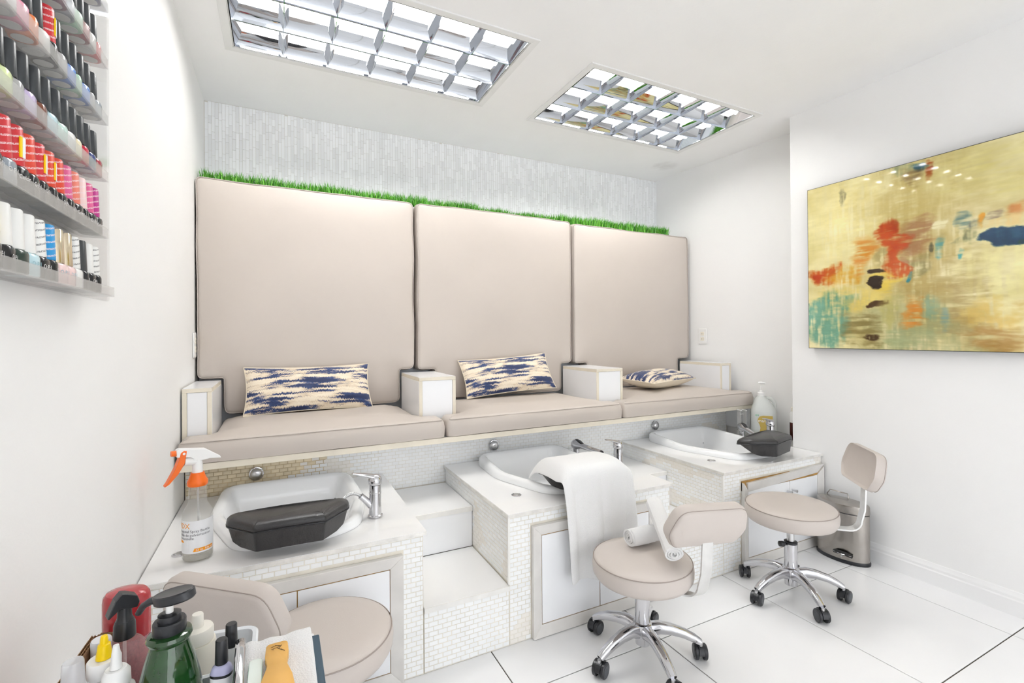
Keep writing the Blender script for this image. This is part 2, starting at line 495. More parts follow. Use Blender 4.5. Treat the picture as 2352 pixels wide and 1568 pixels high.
mb = MB()
mb.add([(XAB,YB,0),(XAF,YSTEP,0),(XAF,YSTEP,ZC+0.02),(XAB,YB,ZC+0.02),(3.1,YB,0),(3.1,YSTEP,0),(3.1,YSTEP,ZC+0.02),(3.1,YB,ZC+0.02)],
       [(0,1,2,3),(4,7,6,5),(3,2,6,7),(0,4,5,1),(1,5,6,2),(0,3,7,4)])
struct(mb.build('wall_alcove', WALL))
struct(box('wall_right', WALL, XN, 3.1, YR, YSTEP, 0, ZC+0.02))
# unseen wall behind the camera, its wide opening made up to admit fill light
mb = MB()
mb.box(XL-0.1, -0.10, YR-0.1, YR, 0, ZC+0.02); mb.box(2.55, 3.1, YR-0.1, YR, 0, ZC+0.02); mb.box(-0.10, 2.55, YR-0.1, YR, 2.35, ZC+0.02)
struct(mb.build('wall_front', WALL))
# moulded baseboard
prof = [(0,0),(0.016,0),(0.016,0.062),(0.012,0.068),(0.012,0.078),(0.008,0.086),(0.004,0.096),(0,0.098)]
mb = MB(); ring = lambda y: [(XN-a, y, b) for a, b in prof]
mb.loft([ring(1.604), ring(YR)])
struct(mb.build('baseboard_right', mat('baseboard_paint', (0.87,0.87,0.87), 0.3), smooth=25))

# ------------------------------------------------------------------ ceiling troffers
def ceiling_light(x0, x1, y0, y1, label, drop=0.0):
    t = thing('ceiling_light', label, 'ceiling light', ((x0+x1)/2, (y0+y1)/2, ZC), 0, 'recessed mirror louver lights')
    zt = ZC+0.095
    mb = MB()
    HOUS = mat('lamp_housing_paint', (0.78,0.78,0.76), 0.4)
    e = 0.002
    mb.box(x0-e,x0+0.004,y0,y1,ZC,zt).box(x1-0.004,x1+e,y0,y1,ZC,zt).box(x0,x1,y0-e,y0+0.004,ZC,zt).box(x0,x1,y1-0.004,y1+e,ZC,zt).box(x0,x1,y0,y1,zt-0.003,zt)
    mb.build('housing', HOUS, t)
    # flange: four mitred strips
    w = 0.032; d = 0.006
    A = [(x0-w,y0-w),(x1+w,y0-w),(x1+w,y1+w),(x0-w,y1+w)]; B = [(x0,y0),(x1,y0),(x1,y1),(x0,y1)]
    for i in range(4):
        j = (i+1) % 4
        mb = MB(); mb.prism([A[i], A[j], B[j], B[i]], ZC-d, ZC+0.001)
        mb.build('flange', mat('lamp_flange_paint', (0.80,0.80,0.79), 0.45), t, bevel=0.001, bseg=1)
    n_rows = 3; pitch = (y1-y0-0.02)/n_rows; zb = ZC-0.002-drop; hh = 0.052
    # mirror tray rim
    mb = MB(); a0, a1, b0, b1 = x0+0.006, x1-0.006, y0+0.006, y1-0.006
    mb.box(a0,a0+0.003,b0,b1,zb,zb+0.03+drop).box(a1-0.003,a1,b0,b1,zb,zb+0.03+drop).box(a0,a1,b0,b0+0.003,zb,zb+0.03+drop).box(a0,a1,b1-0.003,b1,zb,zb+0.03+drop)
    mb.build('tray_rim', MIRROR, t)
    # wedge profile with hollow flanks
    def wedge(half, h):
        n = 6; left = []; right = []
        for k in range(n+1):
            u = k/n; w_ = 0.0012 + half*(u**1.7)
            left.append((-w_, h*u)); right.append((w_, h*u))
        return right + left[::-1]
    for k in range(n_rows+1):
        yc = b0 + (b1-b0)*k/n_rows
        P = wedge(0.040, hh)
        if k == 0: P = [(max(a,0.0), b) for a, b in P]
        if k == n_rows: P = [(min(a,0.0), b) for a, b in P]
        mb = MB(); mb.loft([[(a0, yc+a, zb+b) for a, b in P], [(a1, yc+a, zb+b) for a, b in P]])
        mb.build('reflector', MIRROR, t, smooth=40)
    for c_ in range(1, 6):
        xc = a0 + (a1-a0)*c_/6
        for k in range(n_rows):
            ya, yb_ = b0+(b1-b0)*k/n_rows, b0+(b1-b0)*(k+1)/n_rows
            P = wedge(0.018, 0.038)
            mb = MB(); mb.loft([[(xc+a, ya+0.002, zb+b) for a, b in P], [(xc+a, yb_-0.002, zb+b) for a, b in P]])
            mb.build('louver', MIRROR, t, smooth=40)
    for xe, sg in ((a0, 1), (a1, -1)):
        for k in range(n_rows):
            ya, yb_ = b0+(b1-b0)*k/n_rows, b0+(b1-b0)*(k+1)/n_rows
            P = [(0,0),(0.002*sg,0),(0.03*sg,0.05),(0,0.05)]
            mb = MB(); mb.loft([[(xe+a, ya+0.002, zb+b) for a, b in P], [(xe+a, yb_-0.002, zb+b) for a, b in P]])
            mb.build('louver', MIRROR, t)
    TUBE = mat('fluorescent_tube', (1.0, 0.985, 0.96), 0.4, emit=TUBE_STRENGTH)
    for k in range(n_rows):
        yc = b0 + (b1-b0)*(k+0.5)/n_rows
        tb = MB().cyl((x0+0.03, yc, zt-0.040), (x1-0.03, yc, zt-0.040), 0.0135, seg=12).build('tube', TUBE, t, smooth=60)
        for xe, s_ in ((x0+0.008, 1), (x1-0.008, -1)):
            MB().cyl((xe, yc, zt-0.040), (xe+0.024*s_, yc, zt-0.040), 0.0145, seg=12).build('end_cap', WHITEP, tb, smooth=60)
    return t
ceiling_light(*LIGHTS[0], 'large recessed ceiling light with mirror louvers, left of the two in view')
ceiling_light(*LIGHTS[1], 'recessed ceiling light with mirror louvers, right of the two, near the alcove wall')

# ------------------------------------------------------------------ bench with risers
XS = [-0.346, 0.722, 1.786, 2.905]
bench = thing('bench', 'long white built-in bench with mosaic tiled riser and cream edge', 'bench', (1.25, 2.45, 0))
YRI = 2.385
box('stained_grout', mat('brown_grout', (0.62,0.49,0.30), 0.9, var=0.3, vscale=16), XL+0.005, 0.20, YRI-0.0003, YRI-0.00001, 0.412, 0.664, bench)
box('riser_panel', GROUT, XL+0.004, XAF-0.06, YRI, YRI+0.02, 0.0, 0.664, bench)
sb = box('seat_board', LAMW, XL+0.004, 2.884, 2.172, 2.80, 0.666, 0.690, bench)
box('edge_strip', LAMC, XL+0.004, 2.905, 2.164, 2.1719, 0.665, 0.691, bench, bevel=0.001)
box('end_panel', LAMW, 2.905, 2.917, 2.20, YRI, 0.512, 0.664, bench)
def riser_mat(x, z):
    s = math.exp(-((x+0.12)/0.22)**2) + 0.35*noise.noise((x*9, z*22, 1.3))
    if x < 0.25 and s > 0.42 - 0.25*((0.64-z) < 0.05): return BRICKT if s > 0.5 or random.random() < .5 else BRICKW
    s2 = math.exp(-((x-0.28)/0.12)**2)*0.5 + math.exp(-((x-2.75)/0.12)**2)*0.5 + 0.4*noise.noise((x*7, z*18, 4.3))
    return BRICKW if s2 > 0.38 else BRICKM
lay_bricks(bench, [('y', YRI, XL+0.006, 2.905, 0.413, 0.663, [], riser_mat)], cap=300)
for xk in (-0.085, 1.062, 2.225):
    M = Matrix.Translation((xk, YRI-0.008, 0.574)) @ Matrix.Rotation(PI/2, 4, 'X')
    kb = MB().lathe([(0.029,0),(0.029,0.005),(0.025,0.006)], 28, M).build('button_rim', CHROME, bench, smooth=40)
    MB().lathe([(0.0248,0.005),(0.023,0.011),(0.0175,0.0165),(0.009,0.0195),(0.001,0.020)], 28, M).build('button_dome', CHROMED, kb, smooth=60)

# upholstered seat cushions (notched round the armrests)
ARMX = [(-0.345, -0.243), (0.627, 0.816), (1.700, 1.895), (2.752, 2.858)]
YA = 2.30
def seat_cushion(i, label):
    xa, xb = XS[i]+0.004, XS[i+1]-0.004
    na = ARMX[i][1]+0.006; nb = ARMX[i+1][0]-0.006
    pts = [(xa,2.158),(xb,2.158),(xb,YA-0.012),(nb,YA-0.004),(nb,2.69),(na,2.69),(na,YA-0.004),(xa,YA-0.012)]
    if i == 2: pts[1] = (xb,2.150)
    o = resample(round_poly(pts, [0.03,0.035,0.03,0.012,0.02,0.02,0.012,0.03], 5), 0.06)
    t = thing('seat_cushion', label, 'cushion', ((xa+xb)/2, 2.42, 0.691), 0, 'bench seat cushions')
    M = Matrix.Translation((0,0,0.694))
    padded(o, 0.090, 0.034, 0.028, M, 0.12, wob=0.005).build('pad', LEATH, t, smooth=70, weld=True)
    for z, d in ((0.691+0.083, 0.0085), (0.691+0.010, 0.003)):
        pth = [(x,y,z) for x,y in inset(o, d)]
        fr = [p for p in pth if p[1] < 2.30]
        fr.sort(key=lambda p: p[0])
        fr = [p for p in fr if p[1] < 2.175]
        MB().sweep([Vector(p)+Vector((0,-0.001,0)) for p in fr], 0.0016, 6).build('seam', SEAM if False else PIPE, t, smooth=60)
    return t
seat_cushion(0, 'beige padded seat cushion on the bench, left of three, under the wide pillow')
seat_cushion(1, 'beige padded seat cushion in the middle of the bench, under the tilted pillow')
seat_cushion(2, 'beige padded seat cushion at the right end of the bench by the alcove wall')

def back_cushion(i, label):
    xa, xb = [(-0.346, 0.705), (0.722, 1.778), (1.797, 2.862)][i]
    na = ARMX[i][1]+0.007; nb = ARMX[i+1][0]-0.006
    zt = [1.945, 1.945, 1.930][i]
    pts = [(nb,0.80),(nb,0.985),(xb,0.985),(xb,zt-0.004),(xa,zt),(xa,0.978),(na,0.978),(na,0.80)]
    pts = pts[::-1]   # CW in (x,z) -> make CCW after mapping
    o = resample(round_poly(pts, [0.04,0.012,0.03,0.03,0.035,0.04,0.012,0.04], 5), 0.07)
    area = sum(o[k-1][0]*o[k][1]-o[k][0]*o[k-1][1] for k in range(len(o)))
    if area < 0: o = o[::-1]
    t = thing('back_cushion', label, 'cushion', ((xa+xb)/2, 2.75, 0.8), 0, 'tall back cushions')
    M = Matrix(((1,0,0,0),(0,0,-1,2.775),(0,1,0,0),(0,0,0,1)))
    padded(o, 0.095, 0.022, 0.014, M, 0.13, wob=0.006).build('pad', LEATH, t, smooth=70, weld=True)
    ins = inset(o, 0.005)
    mb = MB(); ring = [M @ Vector((x+0.006*noise.noise((x*5,y*5,3)), y+0.006*noise.noise((x*5,y*5,9)), 0.090)) for x, y in ins]
    mb.sweep(ring+[ring[0], ring[1]], 0.0028, 6, up=(0,1,0)); mb.build('piping', PIPE, t, smooth=60)
    return t
back_cushion(0, 'tall beige back cushion at the left end, largest of three, beside the left wall')
back_cushion(1, 'tall beige back cushion in the middle of the three')
back_cushion(2, 'tall beige back cushion at the right end beside the alcove wall')

# armrest boxes
ARMLAB = ['narrow white armrest box with cream edges against the left wall', 'wide white armrest box between the left and middle seats',
          'wide white armrest box between the middle and right seats', 'narrow white armrest box with cream edges against the alcove wall']
for i, (xa, xb) in enumerate(ARMX):
    z0, z1 = 0.691, 0.968; e = 0.016; y0 = YA; y1 = 2.67
    t = thing('armrest', ARMLAB[i], 'armrest', ((xa+xb)/2, (y0+y1)/2, z0), 0, 'armrest boxes')
    box('top_panel', LAMW, xa, xb, y0+0.002, y1, z1-e+0.0165, z1+0.001, t)
    mb = MB(); mb.box(xa, xb, y0, y1, z1-e, z1); mb.build('top_board', LAMC, t, bevel=0.001, bseg=1)
    for s0, s1 in ((xa, xa+e), (xb-e, xb)):
        sp = box('side_board', LAMC, s0, s1, y0, y1, z0, z1-e-0.0004, t, bevel=0.001, bseg=1)
        if s0 == xa: box('side_face', LAMW, s0-0.0012, s0, y0+0.004, y1, z0, z1-e-0.002, sp)
        else: box('side_face', LAMW, s1, s1+0.0012, y0+0.004, y1, z0, z1-e-0.002, sp)
    box('front_panel', LAMW, xa+e+0.001, xb-e-0.001, y0+0.003, y0+0.018, z0, z1-e-0.001, t)

# backboard behind the cushions, with the ledge the turf lies on
bb = thing('backboard', 'pale panel behind the back cushions with a ledge under the turf', 'panel', (1.25, 2.9, 0.69))
box('panel', mat('backboard_grey', (0.62,0.65,0.69), 0.4), XL+0.004, 2.855, 2.790, 2.806, 0.69, 1.885, bb)
box('rail', RAW, XL+0.004, 2.855, 2.786, 2.806, 1.887, 1.897, bb)
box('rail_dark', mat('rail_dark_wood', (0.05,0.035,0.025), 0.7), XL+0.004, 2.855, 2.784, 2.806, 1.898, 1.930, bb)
box('ledge', LAMW, XL+0.004, 2.86, 2.782, YB-0.006, 1.931, 1.943, bb)

# artificial turf
m = bpy.data.materials.new('turf_blades'); m.use_nodes = True
nt = m.node_tree; b = nt.nodes['Principled BSDF']; b.inputs['Roughness'].default_value = 0.45
ge = nt.nodes.new('ShaderNodeNewGeometry'); rp = nt.nodes.new('ShaderNodeValToRGB')
rp.color_ramp.elements[0].color = (0.025, 0.19, 0.012, 1); rp.color_ramp.elements[1].color = (0.17, 0.50, 0.05, 1)
nt.links.new(ge.outputs['Random Per Island'], rp.inputs[0]); nt.links.new(rp.outputs[0], b.inputs['Base Color'])
mb = MB()
for k in range(9000):
    x = random.uniform(XL+0.012, 2.76); y = random.uniform(2.775, 2.86)
    if noise.noise((x*9, y*20, 0)) < -0.42: continue
    h = random.uniform(0.045, 0.080) * (1+0.18*noise.noise((x*6, 2, 0))); w = random.uniform(0.0018, 0.0032); a = random.uniform(0, 2*PI)
    if x < 1.75 and x > 1.15: h *= 0.78
    dx, dy = math.cos(a)*w, math.sin(a)*w
    lx, ly = random.uniform(-0.018, 0.018), random.uniform(-0.022, 0.010)
    z0 = 1.944
    zk = random.uniform(-0.004, 0.0)
    n = len(mb.v)
    lx = max(lx, XL+0.006-x)
    mb.v += [Vector((x-dx,y-dy,z0)), Vector((x+dx,y+dy,z0)), Vector((x+dx*0.8+lx*0.35,y+dy*0.8+ly*0.35,z0+h*0.55)), Vector((x-dx*0.8+lx*0.35,y-dy*0.8+ly*0.35,z0+h*0.55)), Vector((x+lx,y+ly,z0+h))]
    mb.f += [(n,n+1,n+2,n+3),(n+3,n+2,n+4)]
tf = MB(); tf.v = mb.v; tf.f = mb.f
me = bpy.data.meshes.new('artificial_turf'); me.from_pydata([tuple(p-Vector((1.2,2.82,1.944))) for p in tf.v], [], tf.f); me.materials.append(m)
o = bpy.data.objects.new('artificial_turf', me); col.objects.link(o); o.location = (1.2, 2.82, 1.944)
tag(o, 'strip of bright green artificial grass along the top behind the back cushions', 'artificial grass', kind='stuff')

# ------------------------------------------------------------------ pedestals, steps, counters
YF, ZT = 1.622, 0.500
PX = [(-0.348, 0.452), (0.785, 1.600), (1.950, 2.741)]
CX = [0.046, 1.192, 2.357]
FRAME = [(-0.26, 0.379, 0.435), (0.880, 1.513, 0.437), (2.078, 2.736, 0.430)]
PLAB = ['white mosaic tiled foot bath cabinet at the left wall', 'white mosaic tiled foot bath cabinet in the middle, towel hanging over it',
        'white mosaic tiled foot bath cabinet at the right wall, behind the round bin']
def trim_piece(parent, p, q, inn_p, inn_q, y, name='trim'):
    """bevelled mitred cabinet trim: outer edge p-q, inner edge; thick outside, thin inside"""
    mb = MB()
    o1, o2, i1, i2 = [Vector((a[0], 0, a[1])) for a in (p, q, inn_p, inn_q)]
    hi, lo = -0.020, -0.008
    v = []
    for (P, d) in ((o1, hi), (o2, hi), (i2, lo), (i1, lo)): v.append((P.x, y+d, P.z))
    for P in (o1, o2, i2, i1): v.append((P.x, y, P.z))
    mb.add(v, [(0,1,2,3),(4,7,6,5),(0,4,5,1),(1,5,6,2),(2,6,7,3),(3,7,4,0)])
    return mb.build(name, TRIM, parent, bevel=0.001, bseg=1)
def pedestal(i):
    x0, x1 = PX[i]; f0, f1, fz = FRAME[i]
    t = thing('foot_bath_cabinet', PLAB[i], 'cabinet', ((x0+x1)/2, (YF+YRI)/2, 0), 0, 'foot bath cabinets')
    zt = ZT-0.013
    box('front_board', GROUT, x0, x1, YF, YF+0.016, 0.001, zt, t)
    box('side_board', GROUT, x0, x0+0.016, YF+0.017, YRI-0.010, 0.001, zt, t)
    box('side_board', GROUT, x1-0.016, x1, YF+0.017, YRI-0.010, 0.001, zt, t)
    warm = lambda a, z: BRICKW if noise.noise((a*6, z*9, i*3.1)) > 0.18 else BRICKM
    plain = lambda a, z: BRICKM if noise.noise((a*8, z*8, i*5.7)) < 0.42 else BRICKW
    stain1 = lambda a, z: BRICKM
    hole = [(f0-0.004, f1+0.004, -0.01, fz+0.006)]
    rects = [('y', YF, x0+0.002, x1-0.002, 0.004, zt-0.001, hole, plain if i else stain1)]
    if i: rects.append(('x', x0, YF+0.004, YRI-0.009, 0.236 if i == 1 else 0.236, zt-0.001, [], warm))
    lay_bricks(t, rects, cap=300)
    if i: box('corner_bead', mat('corner_bead_white', (0.84,0.83,0.80), 0.4), x0-0.0085, x0+0.001, YF-0.0088, YF+0.003, 0.234, zt-0.001, t, bevel=0.002)
    # cabinet face
    w = 0.042; y = YF-0.001
    O = [(f0, 0.003), (f1, 0.003), (f1, fz), (f0, fz)]; I = [(f0+w, 0.045), (f1-w, 0.045), (f1-w, fz-w), (f0+w, fz-w)]
    for k in range(4):
        if i == 2 and k == 2:   # loose top strip lifted off, raw wood showing
            d = 0.010
            pz = [(O[2][0], O[2][1]+0.004+d), (O[3][0]+0.028, O[3][1]-0.004), (I[3][0], I[3][1]-0.010), (I[2][0], I[2][1]+d)]
            trim_piece(t, pz[0], pz[1], pz[3], pz[2], y)
            box('bare_rail', RAW, f0, f1, y-0.006, y-0.001, fz-w, fz+0.006, t)
        else:
            trim_piece(t, O[k], O[(k+1) % 4], I[k], I[(k+1) % 4], y)
    mid = {0: 0.052, 1: 1.201, 2: 2.452}[i]
    box('door_recess', RAW, I[0][0]-0.004, I[1][0]+0.004, y-0.004, y-0.0005, 0.043, fz-w+0.004, t)
    for s, (a, b_) in enumerate(((I[0][0]+0.002, mid-0.0015), (mid+0.0015, I[1][0]-0.002))):
        dr = box('door', LAMW, a, b_, y-0.0075, y-0.0045, 0.048, fz-w-0.003, t, bevel=0.0008, bseg=1)
        if i == 2:
            xk = mid - 0.022 if s == 0 else mid + 0.022
            M = Matrix.Translation((xk, y-0.0075, 0.335)) @ Matrix.Rotation(PI/2, 4, 'X')
            MB().lathe([(0.005,0),(0.005,0.004),(0.0075,0.022),(0.0075,0.026),(0.004,0.027)], 16, M).build('knob', CHROMED, dr, smooth=40)
    return t
for i in range(3): pedestal(i)

# foot baths: outline is wide at the back and narrows to the front
def basin_outline(cx, g=0.0):
    pts = [(-0.255, 0.325), (-0.275, 0.02), (-0.17, -0.30), (-0.02, -0.325), (0.10, -0.325), (0.215, -0.27), (0.275, -0.02), (0.255, 0.325)]
    o = round_poly(pts, [0.09,0.25,0.14,0.2,0.2,0.18,0.25,0.10], 6)
    if g: o = inset(o, g)
    return [(cx+a, 2.018+b_) for a, b_ in o]
def counter(i, label):
    x0, x1 = PX[i]
    xa = x0-0.009 if i else x0
    xb = x1+0.009 if i < 2 else x1
    ya, yb_ = YF-0.012, YRI-0.009
    o = basin_outline(CX[i], 0.02)
    n = len(o); c = Vector((CX[i], 2.018))
    def hit(p):
        d = (Vector(p)-c).normalized(); ts = []
        if d.x > 1e-6: ts.append((xb-c.x)/d.x)
        if d.x < -1e-6: ts.append((xa-c.x)/d.x)
        if d.y > 1e-6: ts.append((yb_-c.y)/d.y)
        if d.y < -1e-6: ts.append((ya-c.y)/d.y)
        return c + d*min(ts)
    outer = [hit(p) for p in o]
    for cr in ((xa,ya),(xb,ya),(xb,yb_),(xa,yb_)):     # snap the nearest ray to each corner
        k = min(range(n), key=lambda q: (outer[q]-Vector(cr)).length); outer[k] = Vector(cr)
    t = thing('counter_slab', label, 'counter', ((x0+x1)/2, 2.0, ZT-0.012), 0, 'foot bath counters')
    mb = MB()
    rings = [[(p[0],p[1],ZT-0.012) for p in o], [(p.x,p.y,ZT-0.012) for p in outer], [(p.x,p.y,ZT) for p in outer], [(p[0],p[1],ZT) for p in o], [(p[0],p[1],ZT-0.012) for p in o]]
    mb.loft(rings, (False, False)); mb.build('slab', SLAB, t)
    box('edge_trim', ALU, xa, xb, ya-0.002, ya-0.0001, ZT-0.013, ZT-0.0015, t)
    if i: box('edge_trim', ALU, xa-0.002, xa-0.0001, ya, yb_, ZT-0.013, ZT-0.0015, t)
    # overflow button in the slab
    cxd = CX[i]-0.288 if i else CX[i]-0.322
    dr = MB().lathe([(0.0215,0),(0.0215,0.002),(0.017,0.003),(0.016,0.0015)], 24, Matrix.Translation((cxd, 1.793, ZT))).build('air_button_ring', CHROME, t, smooth=40)
    MB().lathe([(0.0135,0.0015),(0.012,0.0045),(0.001,0.005)], 24, Matrix.Translation((cxd, 1.793, ZT))).build('air_button', CHROMED, dr, smooth=40)
    return t
counter(0, 'glossy white counter slab around the left foot bath')
counter(1, 'glossy white counter slab around the middle foot bath')
counter(2, 'glossy white counter slab around the right foot bath')
def basin(i, label):
    t = thing('foot_bath', label, 'basin', (CX[i], 2.018, ZT), 0, 'ceramic foot baths')
    Z = ZT+0.0008
    prof = [(0.0, 0.0), (-0.001, 0.008), (0.002, 0.020), (0.010, 0.028), (0.022, 0.031), (0.034, 0.029), (0.044, 0.020), (0.056, -0.01), (0.070, -0.05), (0.095, -0.085), (0.14, -0.10)]
    rings = [[(x,y,Z+dz) for x,y in basin_outline(CX[i], d)] for d, dz in prof]
    # back of the rim stands higher, front dips
    rings = [[(x,y,z+max(0,(y-2.0))*0.06*min(1,max(0,(z-Z)/0.02))) for x,y,z in rg] for rg in rings]
    mb = MB(); mb.loft(rings, (False, True)); mb.build('bowl', CERAM, t, smooth=60)
    MB().lathe([(0.024,0),(0.024,0.003),(0.020,0.004),(0.004,0.002)], 24, Matrix.Translation((CX[i]+0.05, 2.07, Z-0.0995))).build('drain', CHROME, t, smooth=40)
    return t
basin(0, 'white ceramic foot bath at left, with coiled hose and black footrest across it')
basin(1, 'white ceramic foot bath in the middle, half covered by the hanging towel')
basin(2, 'white ceramic foot bath at right, beside the gallon soap jug')

# steps between the cabinets
TREADE = mat('tread_edge_white', (0.83,0.82,0.79), 0.35, var=0.06, vscale=20)
def steps(x0, x1, label, sx=0.0):
    t = thing('step_block', label, 'steps', ((x0+x1)/2, 2.0, 0), 0, 'white entry steps')
    e = 0.001
    box('front_board', GROUT, x0+e, x1-e, YF, YF+0.016, 0.001, 0.214, t)
    lay_bricks(t, [('y', YF, x0+0.002, x1-0.003, 0.004, 0.213, [], lambda a, z: BRICKM)], cap=300)
    box('tread', SLAB, x0+e, x1-0.003, YF-0.004, 1.995, 0.214, 0.230, t, bevel=0.001, bseg=1)
    box('tread_edge', TREADE, x0+e, x1-0.003, YF-0.0105, YF-0.0045, 0.212, 0.2295, t)
    box('riser', LAMW, x0+e, x1-0.003, 1.998, 2.010, 0.231, 0.398, t)
    box('tread', SLAB, x0+e, x1-0.003, 1.994, YRI-0.010, 0.400, 0.411, t, bevel=0.001, bseg=1)
    box('tread_edge', TREADE, x0+e, x1-0.003, 1.988, 1.9938, 0.390, 0.4105, t)
    return t
steps(PX[0][1]+0.001, PX[1][0], 'white two-tread entry steps between the left and middle cabinets')
steps(PX[1][1]+0.001, PX[2][0], 'white two-tread entry steps between the middle and right cabinets, behind the front stool')

# ------------------------------------------------------------------ faucets, hand showers
def faucet(x, y, label, hose=False, rz=0.0):
    t = thing('faucet', label, 'faucet', (x, y, ZT+0.001), rz, 'single lever faucets')
    q = dict(world=False)
    MB().lathe([(0.027,0),(0.027,0.006),(0.023,0.009),(0.0215,0.05),(0.0215,0.085),(0.0225,0.086),(0.0225,0.09),(0.0215,0.091),(0.021,0.118)], 28).build('body', CHROME, t, smooth=40, **q)
    hd = MB().lathe([(0.021,0.119),(0.024,0.121),(0.0255,0.132),(0.023,0.146),(0.014,0.156),(0.001,0.158)], 28).build('cartridge_cap', CHROME, t, smooth=50, **q)
    path = [(0.012,0,0.140),(-0.01,0,0.150),(-0.035,0,0.158),(-0.06,0,0.165),(-0.082,0,0.170)]
    MB().sweep(path, [(0.020,0.012),(0.019,0.010),(0.015,0.007),(0.013,0.005),(0.010,0.003)], 16).build('lever', CHROME, hd, smooth=50, **q)
    if hose:
        MB().sweep([(-0.008,0,0.035),(-0.03,0,0.060),(-0.052,0,0.084)], [(0.014,0.014),(0.0125,0.0125),(0.0115,0.0115)], 18).build('hose_outlet', CHROME, t, smooth=50, **q)
        pts = []
        for k in range(180):
            u = k/179; p = Vector((-0.052,0,0.084)).lerp(Vector((-0.112,0.03,0.065)), u); p.z += 0.018*math.sin(u*PI*0.9)
            a = u*2*PI*17; pts.append(p + Vector((0.0, 0.0062*math.cos(a), 0.0062*math.sin(a))))
        MB().sweep(pts, 0.0013, 5).build('hose', CHROMED, t, smooth=60, **q)
    return t
faucet(0.327, 1.828, 'chrome single lever faucet with coiled hose at the left foot bath', True)
faucet(1.492, 1.850, 'chrome single lever faucet behind the hanging white towel', False, R(8))
faucet(2.655, 1.865, 'chrome single lever faucet in front of the gallon soap jug', False, R(10))
def hand_shower(a, b_, label):
    a = Vector(a); b_ = Vector(b_)
    t = thing('hand_shower', label, 'hand shower', (a.x, a.y, ZT+0.001), 0, 'chrome hand showers')
    MB().lathe([(0.024,0),(0.024,0.004),(0.017,0.008),(0.016,a.z-ZT-0.02)], 24, Matrix.Translation((a.x,a.y,ZT+0.001))).build('holder', CHROME, t, smooth=40)
    d = (b_-a).normalized()
    path = [a-d*0.026, a-d*0.022, a-d*0.01, a+d*0.01, a+d*0.03, a+d*0.05, b_-d*0.012, b_]
    rr = [0.008,0.021,0.0290,0.0300,0.0255,0.0165,0.0135,0.0125]
    MB().sweep(path, [(q, q*0.92) for q in rr], 20).build('handle', CHROME, t, smooth=50)
    up = Vector((0,0,1))
    MB().sweep([a+d*0.004+up*0.0262, a+d*0.03+up*0.0235, a+d*0.062+up*0.0142], [(0.010,0.003),(0.012,0.003),(0.007,0.002)], 10).build('grip_inlay', BLACKP, t, smooth=50)
    MB().cyl(b_-d*0.004, b_+d*0.003, 0.0128, 0.0112, 16).build('end_ring', BLACKP, t, smooth=40)
    return t
hand_shower((1.493, 2.215, 0.565), (1.498, 1.990, 0.565), 'chrome hand shower at the back corner of the middle foot bath')
hand_shower((2.672, 2.072, 0.574), (2.590, 1.905, 0.556), 'chrome hand shower lying towards the footrest at the right foot bath')

# ------------------------------------------------------------------ black footrests
def footrest(x, y, z, rz, label, k=1.0):
    t = thing('footrest', label, 'footrest', (x, y, z), rz, 'black padded footrests')
    top = [(-0.10,-0.095),(0.10,-0.095),(0.178,0.005),(0.188,0.085),(-0.188,0.085),(-0.178,0.005)]
    o = resample(round_poly(top, [0.014,0.014,0.04,0.040,0.040,0.04], 5), 0.03)
    def lay(ins, zf):
        return [(a, b_, zf(a, b_)) for a, b_ in inset(o, ins)]
    h = 0.076*k
    topz = lambda a, b_: h - 0.012*max(0,(b_/0.09))**2 + 0.012*(1-(a/0.19)**2)*0.6
    botz = lambda a, b_: 0.0 + max(0.0, (b_+0.02)/0.105)*0.052*k
    rings = [[(a*0.90, b_*0.86-0.004, botz(a,b_)+0.004) for a, b_ in inset(o, 0.012)], [(a*0.93, b_*0.90-0.003, botz(a,b_)+0.001) for a, b_ in o],
             [(a*0.99, b_*0.99, topz(a,b_)-0.024) for a, b_ in o]]
    MB().loft(rings, (True, True)).build('base', BLACKL, t, smooth=35, world=False)
    rings = [lay(0.002, lambda a,b_: topz(a,b_)-0.024), lay(-0.002, lambda a,b_: topz(a,b_)-0.016), lay(0.001, lambda a,b_: topz(a,b_)-0.005), lay(0.008, lambda a,b_: topz(a,b_)+0.001),
             lay(0.018, lambda a,b_: topz(a,b_)+0.004), lay(0.032, lambda a,b_: topz(a,b_)+0.006)]
    pad = MB().loft(rings, (True, True)).build('pad', BLACKL, t, smooth=60, world=False)
    rg = [Vector(p) for p in lay(-0.001, lambda a,b_: topz(a,b_)-0.0215)]
    MB().sweep(rg+[rg[0],rg[1]], 0.0024, 6).build('piping', BLACKP, pad, smooth=60, world=False)
    return t
footrest(0.036, 1.700, ZT+0.034, R(-1.5), 'black padded footrest lying across the front of the left foot bath')
footrest(1.190, 1.715, ZT+0.034, R(2), 'black padded footrest mostly hidden under the hanging white towel')
footrest(2.390, 1.705, ZT+0.033, R(14), 'black padded footrest beside the soap jug at the right foot bath', 1.08)

